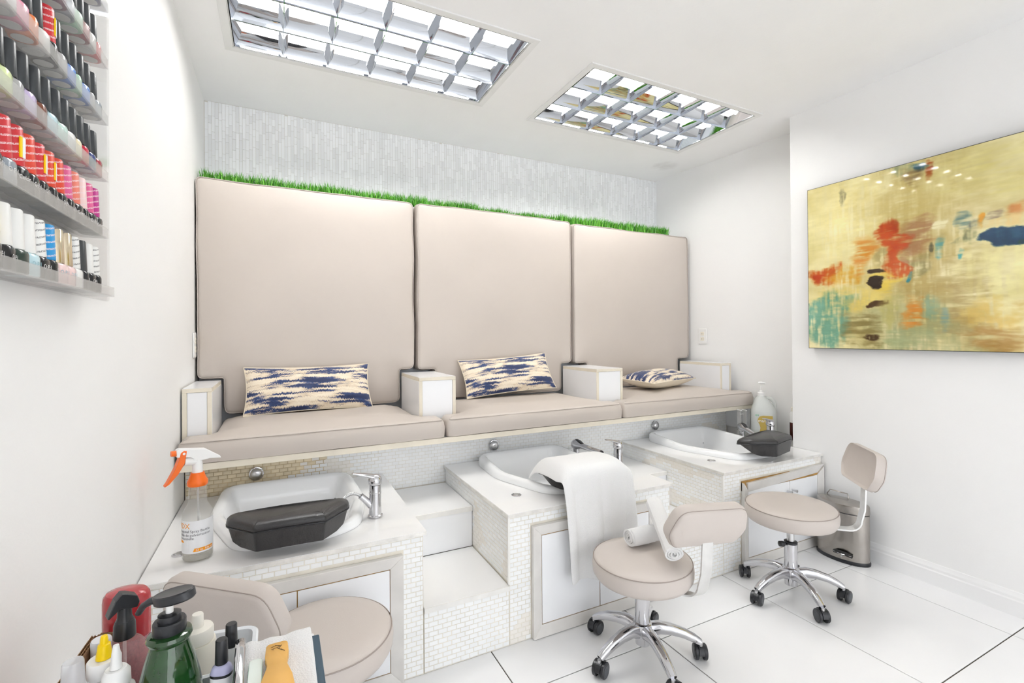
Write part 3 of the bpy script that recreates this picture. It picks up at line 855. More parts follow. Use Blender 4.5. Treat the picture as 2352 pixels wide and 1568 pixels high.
# ------------------------------------------------------------------ towels
def hanging_towel():
    t = thing('hanging_towel', 'white terry towel draped over the middle footrest and hanging to the stool', 'towel', (1.18, 1.60, 0.5))
    prof = [(1.86,0.585),(1.82,0.622),(1.78,0.640),(1.72,0.644),(1.66,0.646),(1.615,0.640),(1.592,0.620),(1.586,0.58),(1.582,0.54),(1.578,0.50),(1.575,0.46),(1.573,0.42),(1.572,0.38),(1.572,0.34),(1.573,0.30),(1.574,0.26),(1.575,0.225),(1.575,0.20)]
    nx = 34; v = []; f = []
    for j, (y, z) in enumerate(prof):
        down = max(0, (j-5)/(len(prof)-6))
        for i in range(nx+1):
            u = i/nx
            xa = 0.998 + 0.022*down; xb = 1.345 + 0.012*down
            fold = (0.016*math.sin(u*11+0.6) + 0.010*math.sin(u*23+1.7*down))*down**0.7 + 0.004*noise.noise((u*6, j*0.4, 2))
            if u > 0.70: pass
            zz = z
            if j == len(prof)-1: zz += 0.010*math.sin(u*9+0.4)
            if j <= 6: zz -= 0.055*max(0, (abs(u-0.5)-0.34)/0.16)**2*(1 if j < 6 else 0.4)
            if down > 0 and u < 0.10: fold += 0.006
            v.append((xa+(xb-xa)*u, y - abs(fold)*0.9 - 0.003*down, zz + 0.002*noise.noise((u*8, j, 7))))
    w = nx+1
    for j in range(len(prof)-1):
        for i in range(nx): f.append((j*w+i, j*w+i+1, (j+1)*w+i+1, (j+1)*w+i))
    o = MB().add(v, f).build('cloth', TOWEL, t, smooth=80)
    md = o.modifiers.new('thick', 'SOLIDIFY'); md.thickness = 0.007; md.offset = 1
    md = o.modifiers.new('sub', 'SUBSURF'); md.levels = 1; md.render_levels = 2
    # woven border near the hem
    hem = []
    for i in range(nx+1):
        p = Vector(v[15*w+i]); hem.append(p + Vector((0,-0.010,-0.012)))
    return t
hanging_towel()

def towel_roll(a, b_, rad, label, turns=4.2):
    a = Vector(a); b_ = Vector(b_); ax = (b_-a); L_ = ax.length; d = ax.normalized()
    t = thing('rolled_towel', label, 'towel', ((a+b_)/2)-Vector((0,0,rad)), 0, 'rolled towels on the stool')
    s = d.cross(Vector((0,0,1))).normalized(); n = s.cross(d)
    pts = []; N = int(26*turns); th = rad/(turns+0.6)*0.74
    for k in range(N+1):
        u = k/N; ang = u*turns*2*PI; r_ = 0.12*rad + (0.88*rad - th*0.5)*u
        pts.append((math.cos(ang)*r_, math.sin(ang)*r_))
    mb = MB(); secs = []
    ns = 40
    for j in range(ns+1):
        u = j/ns; c = a+ax*u
        ring = []
        out_, in_ = [], []
        for k, (px, py) in enumerate(pts):
            rr = Vector((px, py)); nr = rr.normalized()
            wob = 1 + 0.05*noise.noise((u*3, k*0.05, L_*9)) + 0.035*noise.noise((u*26, px*420, py*420)); edge = 0.003*noise.noise((k*0.12, j*1.0, 4)) if j in (0, ns) else 0
            for lst, dd in ((out_, th*0.5), (in_, -th*0.5)):
                q = rr*wob + nr*dd*(1+0.25*noise.noise((u*40, px*600, py*600+dd*900)))
                lst.append(c + s*q.x + n*q.y + d*edge*(1 if j else -1) + d*(0.004*math.sin(k*0.2) if j in (0, ns) else 0))
        secs.append(out_ + in_[::-1])
    mb.loft(secs, (True, True)); o = mb.build('roll', TOWEL, t, smooth=70)
    return t
towel_roll((1.178, 1.402, 0.4145), (1.345, 1.395, 0.4145), 0.036, 'white terry towel rolled up, lying flat on the seat of the middle stool')
towel_roll((1.216, 1.215, 0.420), (1.336, 1.440, 0.505), 0.036, 'white rolled towel leaning crosswise over the other roll on the stool', 3.4)

# ------------------------------------------------------------------ stools
def stool(cx, cyy, seat_z, base_a, back_c, back_a, label, roll=0.0, srad=0.180, tilt=0.0, top_z=None, bw=0.165, bh=0.072, seat_off=(0,0), caster_a=0.6, lean=R(14)):
    t = thing('stool', label, 'stool', (cx, cyy, 0), 0, 'rolling pedicure stools')
    C = Vector((cx, cyy, 0))
    hub_z = 0.118
    # base
    MB().lathe([(0.020,0.050),(0.026,0.052),(0.026,0.088),(0.033,0.095),(0.036,0.118),(0.034,0.128),(0.027,0.132)], 24, Matrix.Translation(C)).build('hub', CHROME, t, smooth=40)
    for k in range(5):
        a = base_a + 2*PI*k/5; d = Vector((math.cos(a), math.sin(a), 0))
        path = [C+d*0.024+Vector((0,0,0.104)), C+d*0.06+Vector((0,0,0.112)), C+d*0.10+Vector((0,0,0.108)), C+d*0.145+Vector((0,0,0.096)), C+d*0.18+Vector((0,0,0.080)), C+d*0.203+Vector((0,0,0.066))]
        MB().sweep(path, [(0.019,0.024),(0.0185,0.021),(0.0175,0.018),(0.0165,0.0155),(0.0155,0.0135),(0.0135,0.011)], 14, power=3.2).build('base_leg', CHROME, t, smooth=45)
        cc = C + d*0.205; yaw = caster_a + random.uniform(-0.5, 0.5); f_ = Vector((math.cos(yaw), math.sin(yaw), 0)); s_ = Vector((-f_.y, f_.x, 0))
        wc = cc + f_*0.008
        cs = MB().cyl(cc+Vector((0,0,0.05)), cc+Vector((0,0,0.062)), 0.007, seg=12).build('caster', CHROMED, t, smooth=40)
        hood = MB(); rings = []
        prof = [(0.0295*math.cos(q), 0.0295*math.sin(q)) for q in [R(-25)+R(205)*j/9 for j in range(10)]]
        for sgn in (-1, 1):
            rings.append([wc + s_*0.0095*sgn + f_*px*1.0 + Vector((0,0,0.0275+pz*1.0)) for px, pz in prof] )
        hood.loft(rings, (True, True)); hood.build('hood', BLACKP, cs, smooth=40)
        for sgn in (-1, 1):
            aa = wc + s_*(0.0092*sgn) + Vector((0,0,0.0272)); bb_ = wc + s_*(0.0225*sgn) + Vector((0,0,0.0272))
            dd = (bb_-aa).normalized()
            wh = MB().sweep([aa, aa+dd*0.002, bb_-dd*0.003, bb_], [(0.0250,0.0250),(0.0270,0.0270),(0.0270,0.0270),(0.0240,0.0240)], 24).build('wheel', BLACKP, cs, smooth=35)
            MB().sweep([bb_-dd*0.0005, bb_+dd*0.0012], [(0.0190,0.0190),(0.0175,0.0175)], 20).build('wheel_cap', GREYP, wh, smooth=35)
    # column
    zs = seat_z-0.078
    ctop = min(zs-0.03, 0.235)
    MB().lathe([(0.0265,0.131),(0.0265,ctop)], 24, Matrix.Translation(C)).build('column', CHROME, t, smooth=40)
    MB().lathe([(0.0272,ctop),(0.0272,ctop+0.009),(0.020,ctop+0.012)], 24, Matrix.Translation(C)).build('collar', BLACKP, t, smooth=40)
    MB().lathe([(0.0155,ctop+0.011),(0.0155,zs+0.004)], 20, Matrix.Translation(C)).build('piston', CHROMED, t, smooth=40)
    kd = Vector((-0.85, 0.25, 0)).normalized()
    MB().sweep([C+kd*0.026+Vector((0,0,ctop)), C+kd*0.04+Vector((0,0,ctop)), C+kd*0.056+Vector((0,0,ctop+0.002)), C+kd*0.06+Vector((0,0,ctop+0.002))], [(0.006,0.006),(0.013,0.013),(0.012,0.012),(0.004,0.004)], 14).build('tension_knob', BLACKP, t, smooth=50)
    # seat
    SC = C + Vector((seat_off[0], seat_off[1], 0))
    prof = [(0.06,zs),(srad-0.030,zs),(srad-0.012,zs+0.006),(srad-0.002,zs+0.022),(srad,zs+0.045),(srad-0.003,zs+0.064),(srad-0.008,zs+0.071),(srad-0.016,zs+0.076),(srad-0.05,zs+0.081),(0.08,zs+0.084),(0.001,zs+0.085)]
    M = Matrix.Translation(SC)
    st = MB().lathe(prof, 56, M).build('seat', LEATHS, t, smooth=60)
    rg = [SC+Vector(((srad-0.0045)*math.cos(2*PI*k/64), (srad-0.0045)*math.sin(2*PI*k/64), zs+0.0685)) for k in range(64)]
    MB().sweep(rg+[rg[0], rg[1]], 0.0018, 6).build('seat_seam', SEAM, st, smooth=60)
    MB().lathe([(0.07,zs-0.006),(0.07,zs)], 20, M).build('seat_plate', BLACKP, t, smooth=40)
    # backrest bracket: flat strap from under the seat, bent upwards
    B = Vector(back_c); d = Vector((B.x-cx, B.y-cyy, 0)); L_ = d.length; d.normalize(); s_ = Vector((-math.sin(back_a), math.cos(back_a), 0))
    bz = zs-0.010
    pth = [C+d*0.05+Vector((0,0,bz)), C+d*(L_-0.06)+Vector((0,0,bz))]
    for k in range(1, 7):
        a = PI/2*k/6
        pth.append(C + d*(L_-0.06+0.045*math.sin(a)) + Vector((0,0,bz+0.045*(1-math.cos(a)))))
    nrm_b = Vector((math.cos(back_a), math.sin(back_a), 0))    # towards the sitter
    end = Vector((B.x, B.y, 0)) - nrm_b*0.004
    pth += [Vector((end.x, end.y, bz+0.12)).lerp(pth[-1], 0.4), Vector((end.x, end.y, B.z-0.02)), Vector((end.x, end.y, B.z+0.005))]
    rings = []
    for k, p in enumerate(pth):
        tt = (pth[min(k+1,len(pth)-1)]-pth[max(k-1,0)]).normalized(); nn = s_.cross(tt).normalized()
        rings.append([p+s_*0.021+nn*0.003, p-s_*0.021+nn*0.003, p-s_*0.021-nn*0.003, p+s_*0.021-nn*0.003])
    MB().loft(rings).build('back_bracket', mat('bracket_metal', (0.74,0.74,0.73), 0.35, metal=0.7, var=0.1, vscale=20), t, smooth=40)
    # backrest pad
    tx = Vector((-nrm_b.y, nrm_b.x, 0))*-1
    up = Vector((0,0,1))*math.cos(lean) - nrm_b*math.sin(lean)
    tx_ = tx*math.cos(roll) + up*math.sin(roll); up_ = -tx*math.sin(roll) + up*math.cos(roll)
    pts = [(-bw*0.78,-bh),(bw*0.78,-bh),(bw,-bh*0.25),(bw*0.84,bh),(-bw*0.84,bh),(-bw,-bh*0.25)]
    o = resample(round_poly(pts, [0.035,0.035,0.05,0.05,0.05,0.05], 5), 0.03)
    nb = tx_.cross(up_)
    org = B - nb*(0.0)
    M = Matrix(((tx_.x,up_.x,nb.x,org.x),(tx_.y,up_.y,nb.y,org.y),(tx_.z,up_.z,nb.z,org.z),(0,0,0,1)))
    M = M @ Matrix.Translation((0,0,-0.022))
    bk = padded(o, 0.046, 0.016, 0.006, M, 0.035).build('backrest', LEATHS, t, smooth=60, weld=True)
    for zz in (0.036, 0.008):
        rg = [M @ Vector((x,y,zz)) for x, y in inset(o, 0.0012)]
        MB().sweep(rg+[rg[0], rg[1]], 0.0014, 6).build('backrest_seam', SEAM, bk, smooth=60)
    return t
stool(1.190, 1.345, 0.370, R(112), (1.292, 1.140, 0.535), R(80), 'beige rolling stool with chrome base in front, carrying two rolled towels', roll=R(-4), bw=0.158, bh=0.072, lean=R(20))
stool(2.060, 1.355, 0.412, R(102), (2.262, 1.160, 0.600), R(140), 'beige rolling stool beside the pedal bin, right of the three stools', srad=0.186, bw=0.15, bh=0.078)
stool(0.115, 1.393, 0.378, R(54), (-0.115, 1.300, 0.535), R(49), 'beige stool partly cut off at the lower left, behind the trolley', bw=0.170, bh=0.078)

# ------------------------------------------------------------------ pedal bin
def pedal_bin():
    c = Vector((2.652, 1.462, 0.0)); rot = R(4)
    t = thing('pedal_bin', 'oval stainless steel pedal bin with lid and foot pedal in the corner', 'bin', c, rot)
    q = dict(world=False); sx, sy = 0.070, 0.122
    MB().lathe([(1.02,0.0),(1.03,0.004),(1.03,0.014),(1.0,0.018)], 48, sx=sx, sy=sy).build('base_ring', BLACKP, t, smooth=40, **q)
    MB().lathe([(0.995,0.018),(0.995,0.252)], 48, sx=sx, sy=sy).build('body', STEEL, t, smooth=40, **q)
    MB().lathe([(0.98,0.2525),(0.98,0.2555)], 48, sx=sx, sy=sy).build('gap_ring', BLACKP, t, smooth=40, **q)
    ld = MB().lathe([(1.005,0.256),(1.01,0.26),(1.005,0.290),(0.985,0.296),(0.8,0.300),(0.4,0.303),(0.01,0.304)], 48, sx=sx, sy=sy).build('lid', STEEL, t, smooth=35, **q)
    MB().sweep([(0.045,0.10,0.235),(0.055,0.10,0.30),(0.055,0.085,0.322),(0.055,0.0,0.322),(0.055,-0.005,0.30)], 0.003, 8).build('carry_handle', STEEL, t, smooth=50, **q)
    px = -0.066; py = -0.030
    MB().sweep([(px,py-0.045,0.045),(px-0.014,py-0.022,0.054),(px-0.018,py,0.057),(px-0.014,py+0.022,0.054),(px,py+0.045,0.045)], [(0.003,0.008),(0.004,0.010),(0.004,0.010),(0.004,0.010),(0.003,0.008)], 10).build('pedal_hood', DARK, t, smooth=50, **q)
    MB().sweep([(px-0.002,py-0.040,0.048),(px-0.022,py,0.052),(px-0.002,py+0.040,0.048)], [(0.006,0.0022)]*3, 10).build('pedal', CHROME, t, smooth=50, **q)
    MB().cyl((px-0.012,py,0.046),(px-0.024,py-0.005,0.036),0.003).build('pedal_rod', CHROMED, t, smooth=50, **q)
    return t
pedal_bin()

# ------------------------------------------------------------------ pillows
m = bpy.data.materials.new('ikat_fabric'); m.use_nodes = True
nt = m.node_tree; b = nt.nodes['Principled BSDF']; b.inputs['Roughness'].default_value = 0.7; b.inputs['Sheen Weight'].default_value = 0.2
tc = nt.nodes.new('ShaderNodeTexCoord'); mp = nt.nodes.new('ShaderNodeMapping'); mp.inputs['Scale'].default_value = (4.6, 20, 1)
nt.links.new(tc.outputs['UV'], mp.inputs[0])
# ragged vertical displacement of the streaks
n0 = nt.nodes.new('ShaderNodeTexNoise'); n0.inputs['Scale'].default_value = 1.0; n0.inputs['Detail'].default_value = 2
mp0 = nt.nodes.new('ShaderNodeMapping'); mp0.inputs['Scale'].default_value = (160, 5, 1); nt.links.new(tc.outputs['UV'], mp0.inputs[0]); nt.links.new(mp0.outputs[0], n0.inputs['Vector'])
sub = nt.nodes.new('ShaderNodeMath'); sub.operation = 'SUBTRACT'; sub.inputs[1].default_value = 0.5; nt.links.new(n0.outputs['Fac'], sub.inputs[0])
mul = nt.nodes.new('ShaderNodeMath'); mul.operation = 'MULTIPLY'; mul.inputs[1].default_value = 2.0; nt.links.new(sub.outputs[0], mul.inputs[0])
cmb = nt.nodes.new('ShaderNodeCombineXYZ'); nt.links.new(mul.outputs[0], cmb.inputs[1])
va = nt.nodes.new('ShaderNodeVectorMath'); va.operation = 'ADD'; nt.links.new(mp.outputs[0], va.inputs[0]); nt.links.new(cmb.outputs[0], va.inputs[1])
n1 = nt.nodes.new('ShaderNodeTexNoise'); n1.inputs['Scale'].default_value = 0.55; n1.inputs['Detail'].default_value = 4.5; n1.inputs['Roughness'].default_value = 0.6
nt.links.new(va.outputs[0], n1.inputs['Vector'])
rp = nt.nodes.new('ShaderNodeValToRGB'); cr = rp.color_ramp; cr.interpolation = 'LINEAR'
cr.elements[0].position = 0.0; cr.elements[0].color = (0.008, 0.014, 0.05, 1)
cr.elements[1].position = 1.0; cr.elements[1].color = (0.46, 0.33, 0.18, 1)
for p, c in ((0.415, (0.010, 0.022, 0.085, 1)), (0.472, (0.022, 0.055, 0.17, 1)), (0.492, (0.62, 0.50, 0.36, 1)), (0.565, (0.80, 0.71, 0.57, 1)), (0.62, (0.78, 0.69, 0.55, 1))):
    e = cr.elements.new(p); e.color = c
nt.links.new(n1.outputs['Fac'], rp.inputs[0]); nt.links.new(rp.outputs[0], b.inputs['Base Color'])
IKAT = m
CREAMF = mat('cream_fabric', (0.74, 0.66, 0.53), 0.8, bump=0.1, bscale=200)
def pillow(w, h, th, M, label, loc, seedv):
    t = thing('lumbar_pillow', label, 'pillow', loc, 0, 'navy ikat pillows')
    nu, nv = 40, 20
    def sheet(sgn):
        v = []; f = []; uv = []
        for j in range(nv+1):
            for i in range(nu+1):
                u = -1+2*i/nu; w_ = -1+2*j/nv
                x = w/2*u*(1-0.045*(1-w_**2)); y = h/2*w_*(1-0.09*(1-u**2))
                z = sgn*th/2*max(0, (1-abs(u)**3.2)*(1-abs(w_)**2.6))**0.55
                if 0 < i < nu and 0 < j < nv: z += 0.006*noise.noise((u*3+seedv, w_*3, sgn*2))*(1-u*u)
                v.append(Vector((x,y,z))); uv.append((i/nu+seedv*0.37, j/nv*h/0.26+seedv*0.61))
        for j in range(nv):
            for i in range(nu):
                a = j*(nu+1)+i; q = (a,a+1,a+nu+2,a+nu+1); f.append(q if sgn > 0 else q[::-1])
        return v, f, uv
    L0 = Vector(loc)
    for sgn, nm, mt in ((1, 'front_cover', IKAT), (-1, 'back_cover', CREAMF)):
        v, f, uv = sheet(sgn)
        me = bpy.data.meshes.new(nm); me.from_pydata([tuple((M@p)-L0) for p in v], [], f)
        ul = me.uv_layers.new(name='UVMap')
        for lp in me.loops: ul.data[lp.index].uv = uv[lp.vertex_index]
        me.shade_smooth(); me.materials.append(mt)
        o = bpy.data.objects.new(nm, me); col.objects.link(o); o.parent = t
    # edge cord
    edge = [(-1+2*k/30, -1) for k in range(30)] + [(1, -1+2*k/16) for k in range(16)] + [(1-2*k/30, 1) for k in range(30)] + [(-1, 1-2*k/16) for k in range(16)]
    rg = [M @ Vector((w/2*u*(1-0.045*(1-q*q)), h/2*q*(1-0.09*(1-u*u)), 0)) for u, q in edge]
    MB().sweep(rg+[rg[0]], 0.0028, 6).build('edge_cord', CREAMF, t, smooth=60)
    return t
def lean_matrix(c, width_dir, up_dir):
    x = Vector(width_dir).normalized(); y = Vector(up_dir); y = (y - x*y.dot(x)).normalized(); z = x.cross(y)
    c = Vector(c)
    return Matrix(((x.x,y.x,z.x,c.x),(x.y,y.y,z.y,c.y),(x.z,y.z,z.z,c.z),(0,0,0,1)))
pillow(0.585, 0.245, 0.10, lean_matrix((0.148, 2.575, 0.918), (1, 0.03, 0.0), (0, 0.10, 0.20)), 'wide navy and cream ikat pillow on the left seat', (0.148, 2.56, 0.81), 0.2)
pillow(0.585, 0.245, 0.10, lean_matrix((1.248, 2.572, 0.938), (1, -0.02, 0.055), (-0.03, 0.12, 0.20)), 'navy and cream ikat pillow propped at a tilt on the middle seat', (1.248, 2.56, 0.81), 0.2)
pillow(0.54, 0.27, 0.12, lean_matrix((2.325, 2.452, 0.874), (0.96, 0.28, 0.0), (-0.28, 0.95, 0.06)), 'navy and cream ikat pillow lying flat on the right seat', (2.34, 2.50, 0.81), 1.3)

# ------------------------------------------------------------------ painting (printed panel under gloss)
BL = [(1.18,1.60,0.20,0.42,196,176,112,0.9,0.75),(1.05,1.28,0.16,0.22,168,148,92,0.9,0.7),(1.15,1.18,0.20,0.12,150,158,118,0.8,0.6),(0.88,1.66,0.16,0.12,206,190,132,0.9,0.6),(1.45,1.36,0.20,0.06,226,205,120,0.7,0.8),(1.33,1.26,0.10,0.10,170,170,120,0.7,0.6),(1.466,1.774,0.156,0.224,245,232,165,0.9,0.8),(0.9,1.874,0.167,0.096,232,222,150,0.9,0.8),(0.89,1.425,0.099,0.133,245,238,180,0.5,0.9),(1.197,1.787,0.128,0.126,200,180,110,0.8,0.6),(1.106,1.416,0.073,0.146,176,150,80,0.7,0.6),(0.979,1.303,0.056,0.139,165,140,85,0.8,0.55),(1.563,1.249,0.151,0.136,110,165,145,0.25,0.95),(1.385,1.189,0.084,0.093,125,110,60,0.5,0.7),(0.887,1.241,0.084,0.076,225,190,100,0.6,0.7),(0.883,1.139,0.098,0.051,170,125,60,0.6,0.7),(1.577,1.499,0.096,0.054,205,95,25,0.45,0.95),(1.609,1.502,0.041,0.042,190,60,15,0.5,0.9),(1.447,1.475,0.08,0.044,225,165,50,0.6,0.8),(1.26,1.655,0.07,0.089,200,75,20,0.3,0.95),(1.23,1.532,0.047,0.081,195,70,15,0.25,0.9),(1.374,1.576,0.045,0.085,215,130,40,0.5,0.8),(1.26,1.714,0.051,0.033,175,60,20,0.4,0.8),(1.15,1.648,0.05,0.092,160,110,75,0.5,0.75),(1.297,1.549,0.029,0.045,175,160,110,0.4,0.8),(1.25,1.424,0.063,0.059,235,205,80,0.5,0.8),(1.342,1.349,0.075,0.046,240,220,130,0.5,0.8),(1.301,1.425,0.037,0.03,45,32,18,0.1,1),(1.304,1.486,0.036,0.01,50,35,20,0.15,0.95),(1.302,1.32,0.039,0.021,75,50,25,0.15,0.95),(1.351,1.154,0.031,0.019,70,50,30,0.3,0.9),(1.176,1.438,0.01,0.047,40,130,150,0.2,0.9),(1.146,1.491,0.038,0.046,130,125,80,0.5,0.7),(1.166,1.265,0.033,0.057,215,130,35,0.5,0.85),(1.108,1.263,0.031,0.049,130,165,140,0.5,0.7),(1.048,1.233,0.021,0.048,120,160,160,0.5,0.7),(1.136,1.949,0.032,0.025,25,90,130,0.3,0.9),(1.096,1.93,0.014,0.062,165,80,35,0.4,0.9),(1.195,1.968,0.039,0.04,135,150,115,0.5,0.7),(1.16,1.9,0.038,0.043,130,105,70,0.5,0.7),(1.479,1.913,0.017,0.052,120,115,90,0.4,0.7),(1.071,1.663,0.038,0.027,245,240,200,0.2,0.9),(0.971,1.6,0.05,0.049,115,120,85,0.3,0.85),(0.981,1.674,0.03,0.03,90,125,125,0.35,0.85),(0.936,1.645,0.029,0.019,70,85,90,0.4,0.8),(0.847,1.573,0.075,0.031,20,60,95,0.15,1),(0.825,1.578,0.044,0.019,30,75,110,0.2,0.9),(0.883,1.666,0.026,0.022,110,85,85,0.4,0.8),(0.919,1.661,0.01,0.035,235,165,50,0.3,0.9),(0.815,1.675,0.031,0.028,205,130,65,0.5,0.85),(0.829,1.628,0.049,0.022,235,205,140,0.4,0.8),(1.066,1.563,0.016,0.045,60,150,165,0.4,0.7),(1.094,1.56,0.009,0.021,80,80,60,0.3,0.8),(0.987,1.51,0.008,0.027,60,160,170,0.3,0.8),(0.803,1.543,0.017,0.009,30,70,60,0.3,0.9),(1.187,1.525,0.018,0.022,175,120,90,0.3,0.7),(1.264,1.247,0.032,0.074,195,185,110,0.5,0.6),(1.203,1.151,0.091,0.04,150,165,120,0.5,0.6),
 (0.66,1.56,0.10,0.05,25,70,105,0.2,0.9),(0.6,1.80,0.14,0.10,228,214,140,0.8,0.7),(0.62,1.25,0.14,0.10,205,150,60,0.6,0.7)]
def painting():
    ya, yb_, za, zb = 1.655, 0.42, 1.093, 1.982     # left edge (far) to right edge (near)
    xf = 2.700
    t = thing('abstract_painting', 'large glossy abstract painting in yellow, orange and teal on the right wall', 'painting', (2.72, (ya+yb_)/2, za))
    box('board', mat('painting_edge', (0.05,0.05,0.045), 0.5), xf, XN-0.004, yb_-0.003, ya+0.003, za-0.003, zb+0.003, t)
    NU, NV = 380, 270
    rng = np.random.default_rng(5)
    def vnoise(sx, sy, octs=3):
        out = np.zeros((NV+1, NU+1)); amp = 1.0
        for o_ in range(octs):
            gx, gy = int(sx*2**o_)+2, int(sy*2**o_)+2
            g = rng.random((gy+1, gx+1))
            X = np.linspace(0, gx-1e-6, NU+1); Y = np.linspace(0, gy-1e-6, NV+1)
            xi = X.astype(int); yi = Y.astype(int); fx = X-xi; fy = Y-yi
            fx = fx*fx*(3-2*fx); fy = (fy*fy*(3-2*fy))[:,None]
            a = g[yi][:,xi]; b1 = g[yi][:,xi+1]; c1 = g[yi+1][:,xi]; d1 = g[yi+1][:,xi+1]
            out += amp*((a*(1-fx)+b1*fx)*(1-fy)+(c1*(1-fx)+d1*fx)*fy-0.5); amp *= 0.55
        return out
    YY, ZZ = np.meshgrid(np.linspace(ya, yb_, NU+1), np.linspace(zb, za, NV+1))
    wx = vnoise(9, 12, 6)*0.10; wz = vnoise(9, 10, 6)*0.085
    rag = vnoise(30, 60, 3); brush = vnoise(8, 70, 3); brv = vnoise(90, 8, 2)
    img = np.zeros((NV+1, NU+1, 3)); img[:] = np.array([243, 234, 184.])
    big = vnoise(5, 4, 3)[..., None]
    img += big*np.array([26, 30, 48.])
    kk = 0
    for (by, bz_, sy, sz, r_, g_, b_, soft, al) in BL:
        dy = np.abs((YY-by+wx*min(1, sy*14)+brv*0.006)/max(sy, 1e-3)); dz = np.abs((ZZ-bz_+wz*min(1, sz*14)+brush*0.004)/max(sz, 1e-3))
        d = (dy**2.6+dz**2.6)**(1/2.6) + rag*0.35*(0.3+soft)
        a = np.clip((1.0+soft*0.8-d)/(soft*1.6+0.05), 0, 1)
        dry = 1.0 if soft < 0.18 else np.clip(0.80 + (brush if (kk % 2) else brv)*1.3 + rag*0.7, 0.15, 1.0)
        a = (a*a*(3-2*a)*al*dry)[..., None]; kk += 1
        img = img*(1-a) + np.array([r_, g_, b_], float)*a
    img += (brush*6+brv*2)[..., None] + (rag*6)[..., None] + vnoise(6, 5, 5)[..., None]*np.array([22, 26, 34.])
    img = np.clip(img, 5, 250)/255.0
    img = np.where(img <= 0.04045, img/12.92, ((img+0.055)/1.055)**2.4)
    img = img*np.array([0.88, 0.86, 0.78])
    me = bpy.data.meshes.new('print_face')
    L0 = t.location
    verts = np.stack([np.full_like(YY, xf-0.0012)-L0.x, YY-L0.y, ZZ-L0.z], -1).reshape(-1, 3)
    idx = np.arange((NV+1)*(NU+1)).reshape(NV+1, NU+1)
    faces = np.stack([idx[:-1,:-1], idx[1:,:-1], idx[1:,1:], idx[:-1,1:]], -1).reshape(-1, 4)
    me.from_pydata(verts.tolist(), [], faces.tolist())
    ca = me.color_attributes.new('paint', 'FLOAT_COLOR', 'POINT')
    cols = np.concatenate([img.reshape(-1,3), np.ones(((NV+1)*(NU+1),1))], 1).astype(np.float32)
    ca.data.foreach_set('color', cols.ravel())
    m = bpy.data.materials.new('painted_print'); m.use_nodes = True
    nt = m.node_tree; b = nt.nodes['Principled BSDF']; at = nt.nodes.new('ShaderNodeAttribute'); at.attribute_name = 'paint'
    nt.links.new(at.outputs['Color'], b.inputs['Base Color']); b.inputs['Roughness'].default_value = 0.04; b.inputs['Specular IOR Level'].default_value = 0.55
    me.materials.append(m)
    o = bpy.data.objects.new('print_face', me); col.objects.link(o); o.parent = t
    return t
painting()

# ------------------------------------------------------------------ wall outlets
def outlet(M, label, loc):
    t = thing('wall_outlet', label, 'outlet', loc)
    pl = padded(resample(round_poly([(-0.036,-0.058),(0.036,-0.058),(0.036,0.058),(-0.036,0.058)], 0.006, 3), 0.03), 0.006, 0.003, 0.0005, M, 0.01).build('plate', WHITEP, t, smooth=50, weld=True)
    for z in (-0.020, 0.020):
        MB().prism(round_poly([(-0.016,z-0.014),(0.016,z-0.014),(0.016,z+0.014),(-0.016,z+0.014)], 0.005, 3), 0.006, 0.0085, M).build('socket', IVORYP, t)
        for sx in (-0.006, 0.006): MB().box(sx-0.001, sx+0.001, z-0.004, z+0.005, 0.0084, 0.0088, M).build('slot', DARK, t)
outlet(Matrix(((0,0,1,XL+0.001),(-1,0,0,2.655),(0,1,0,1.140),(0,0,0,1))), 'white double outlet on the left wall beside the tall cushion', (XL, 2.655, 1.08))
s_ = Vector((XAF-XAB, YSTEP-YB, 0)).normalized(); n_ = Vector((s_.y, -s_.x, 0)); n_ = n_ if n_.x < 0 else -n_
pc = Vector((XAB + (XAF-XAB)*(YB-2.585)/(YB-YSTEP), 2.585, 1.155)) + n_*0.001
outlet(Matrix(((s_.x,0,n_.x,pc.x),(s_.y,0,n_.y,pc.y),(0,1,0,pc.z),(0,0,0,1))), 'white outlet on the alcove wall beside the right back cushion', (pc.x, pc.y, pc.z-0.06))

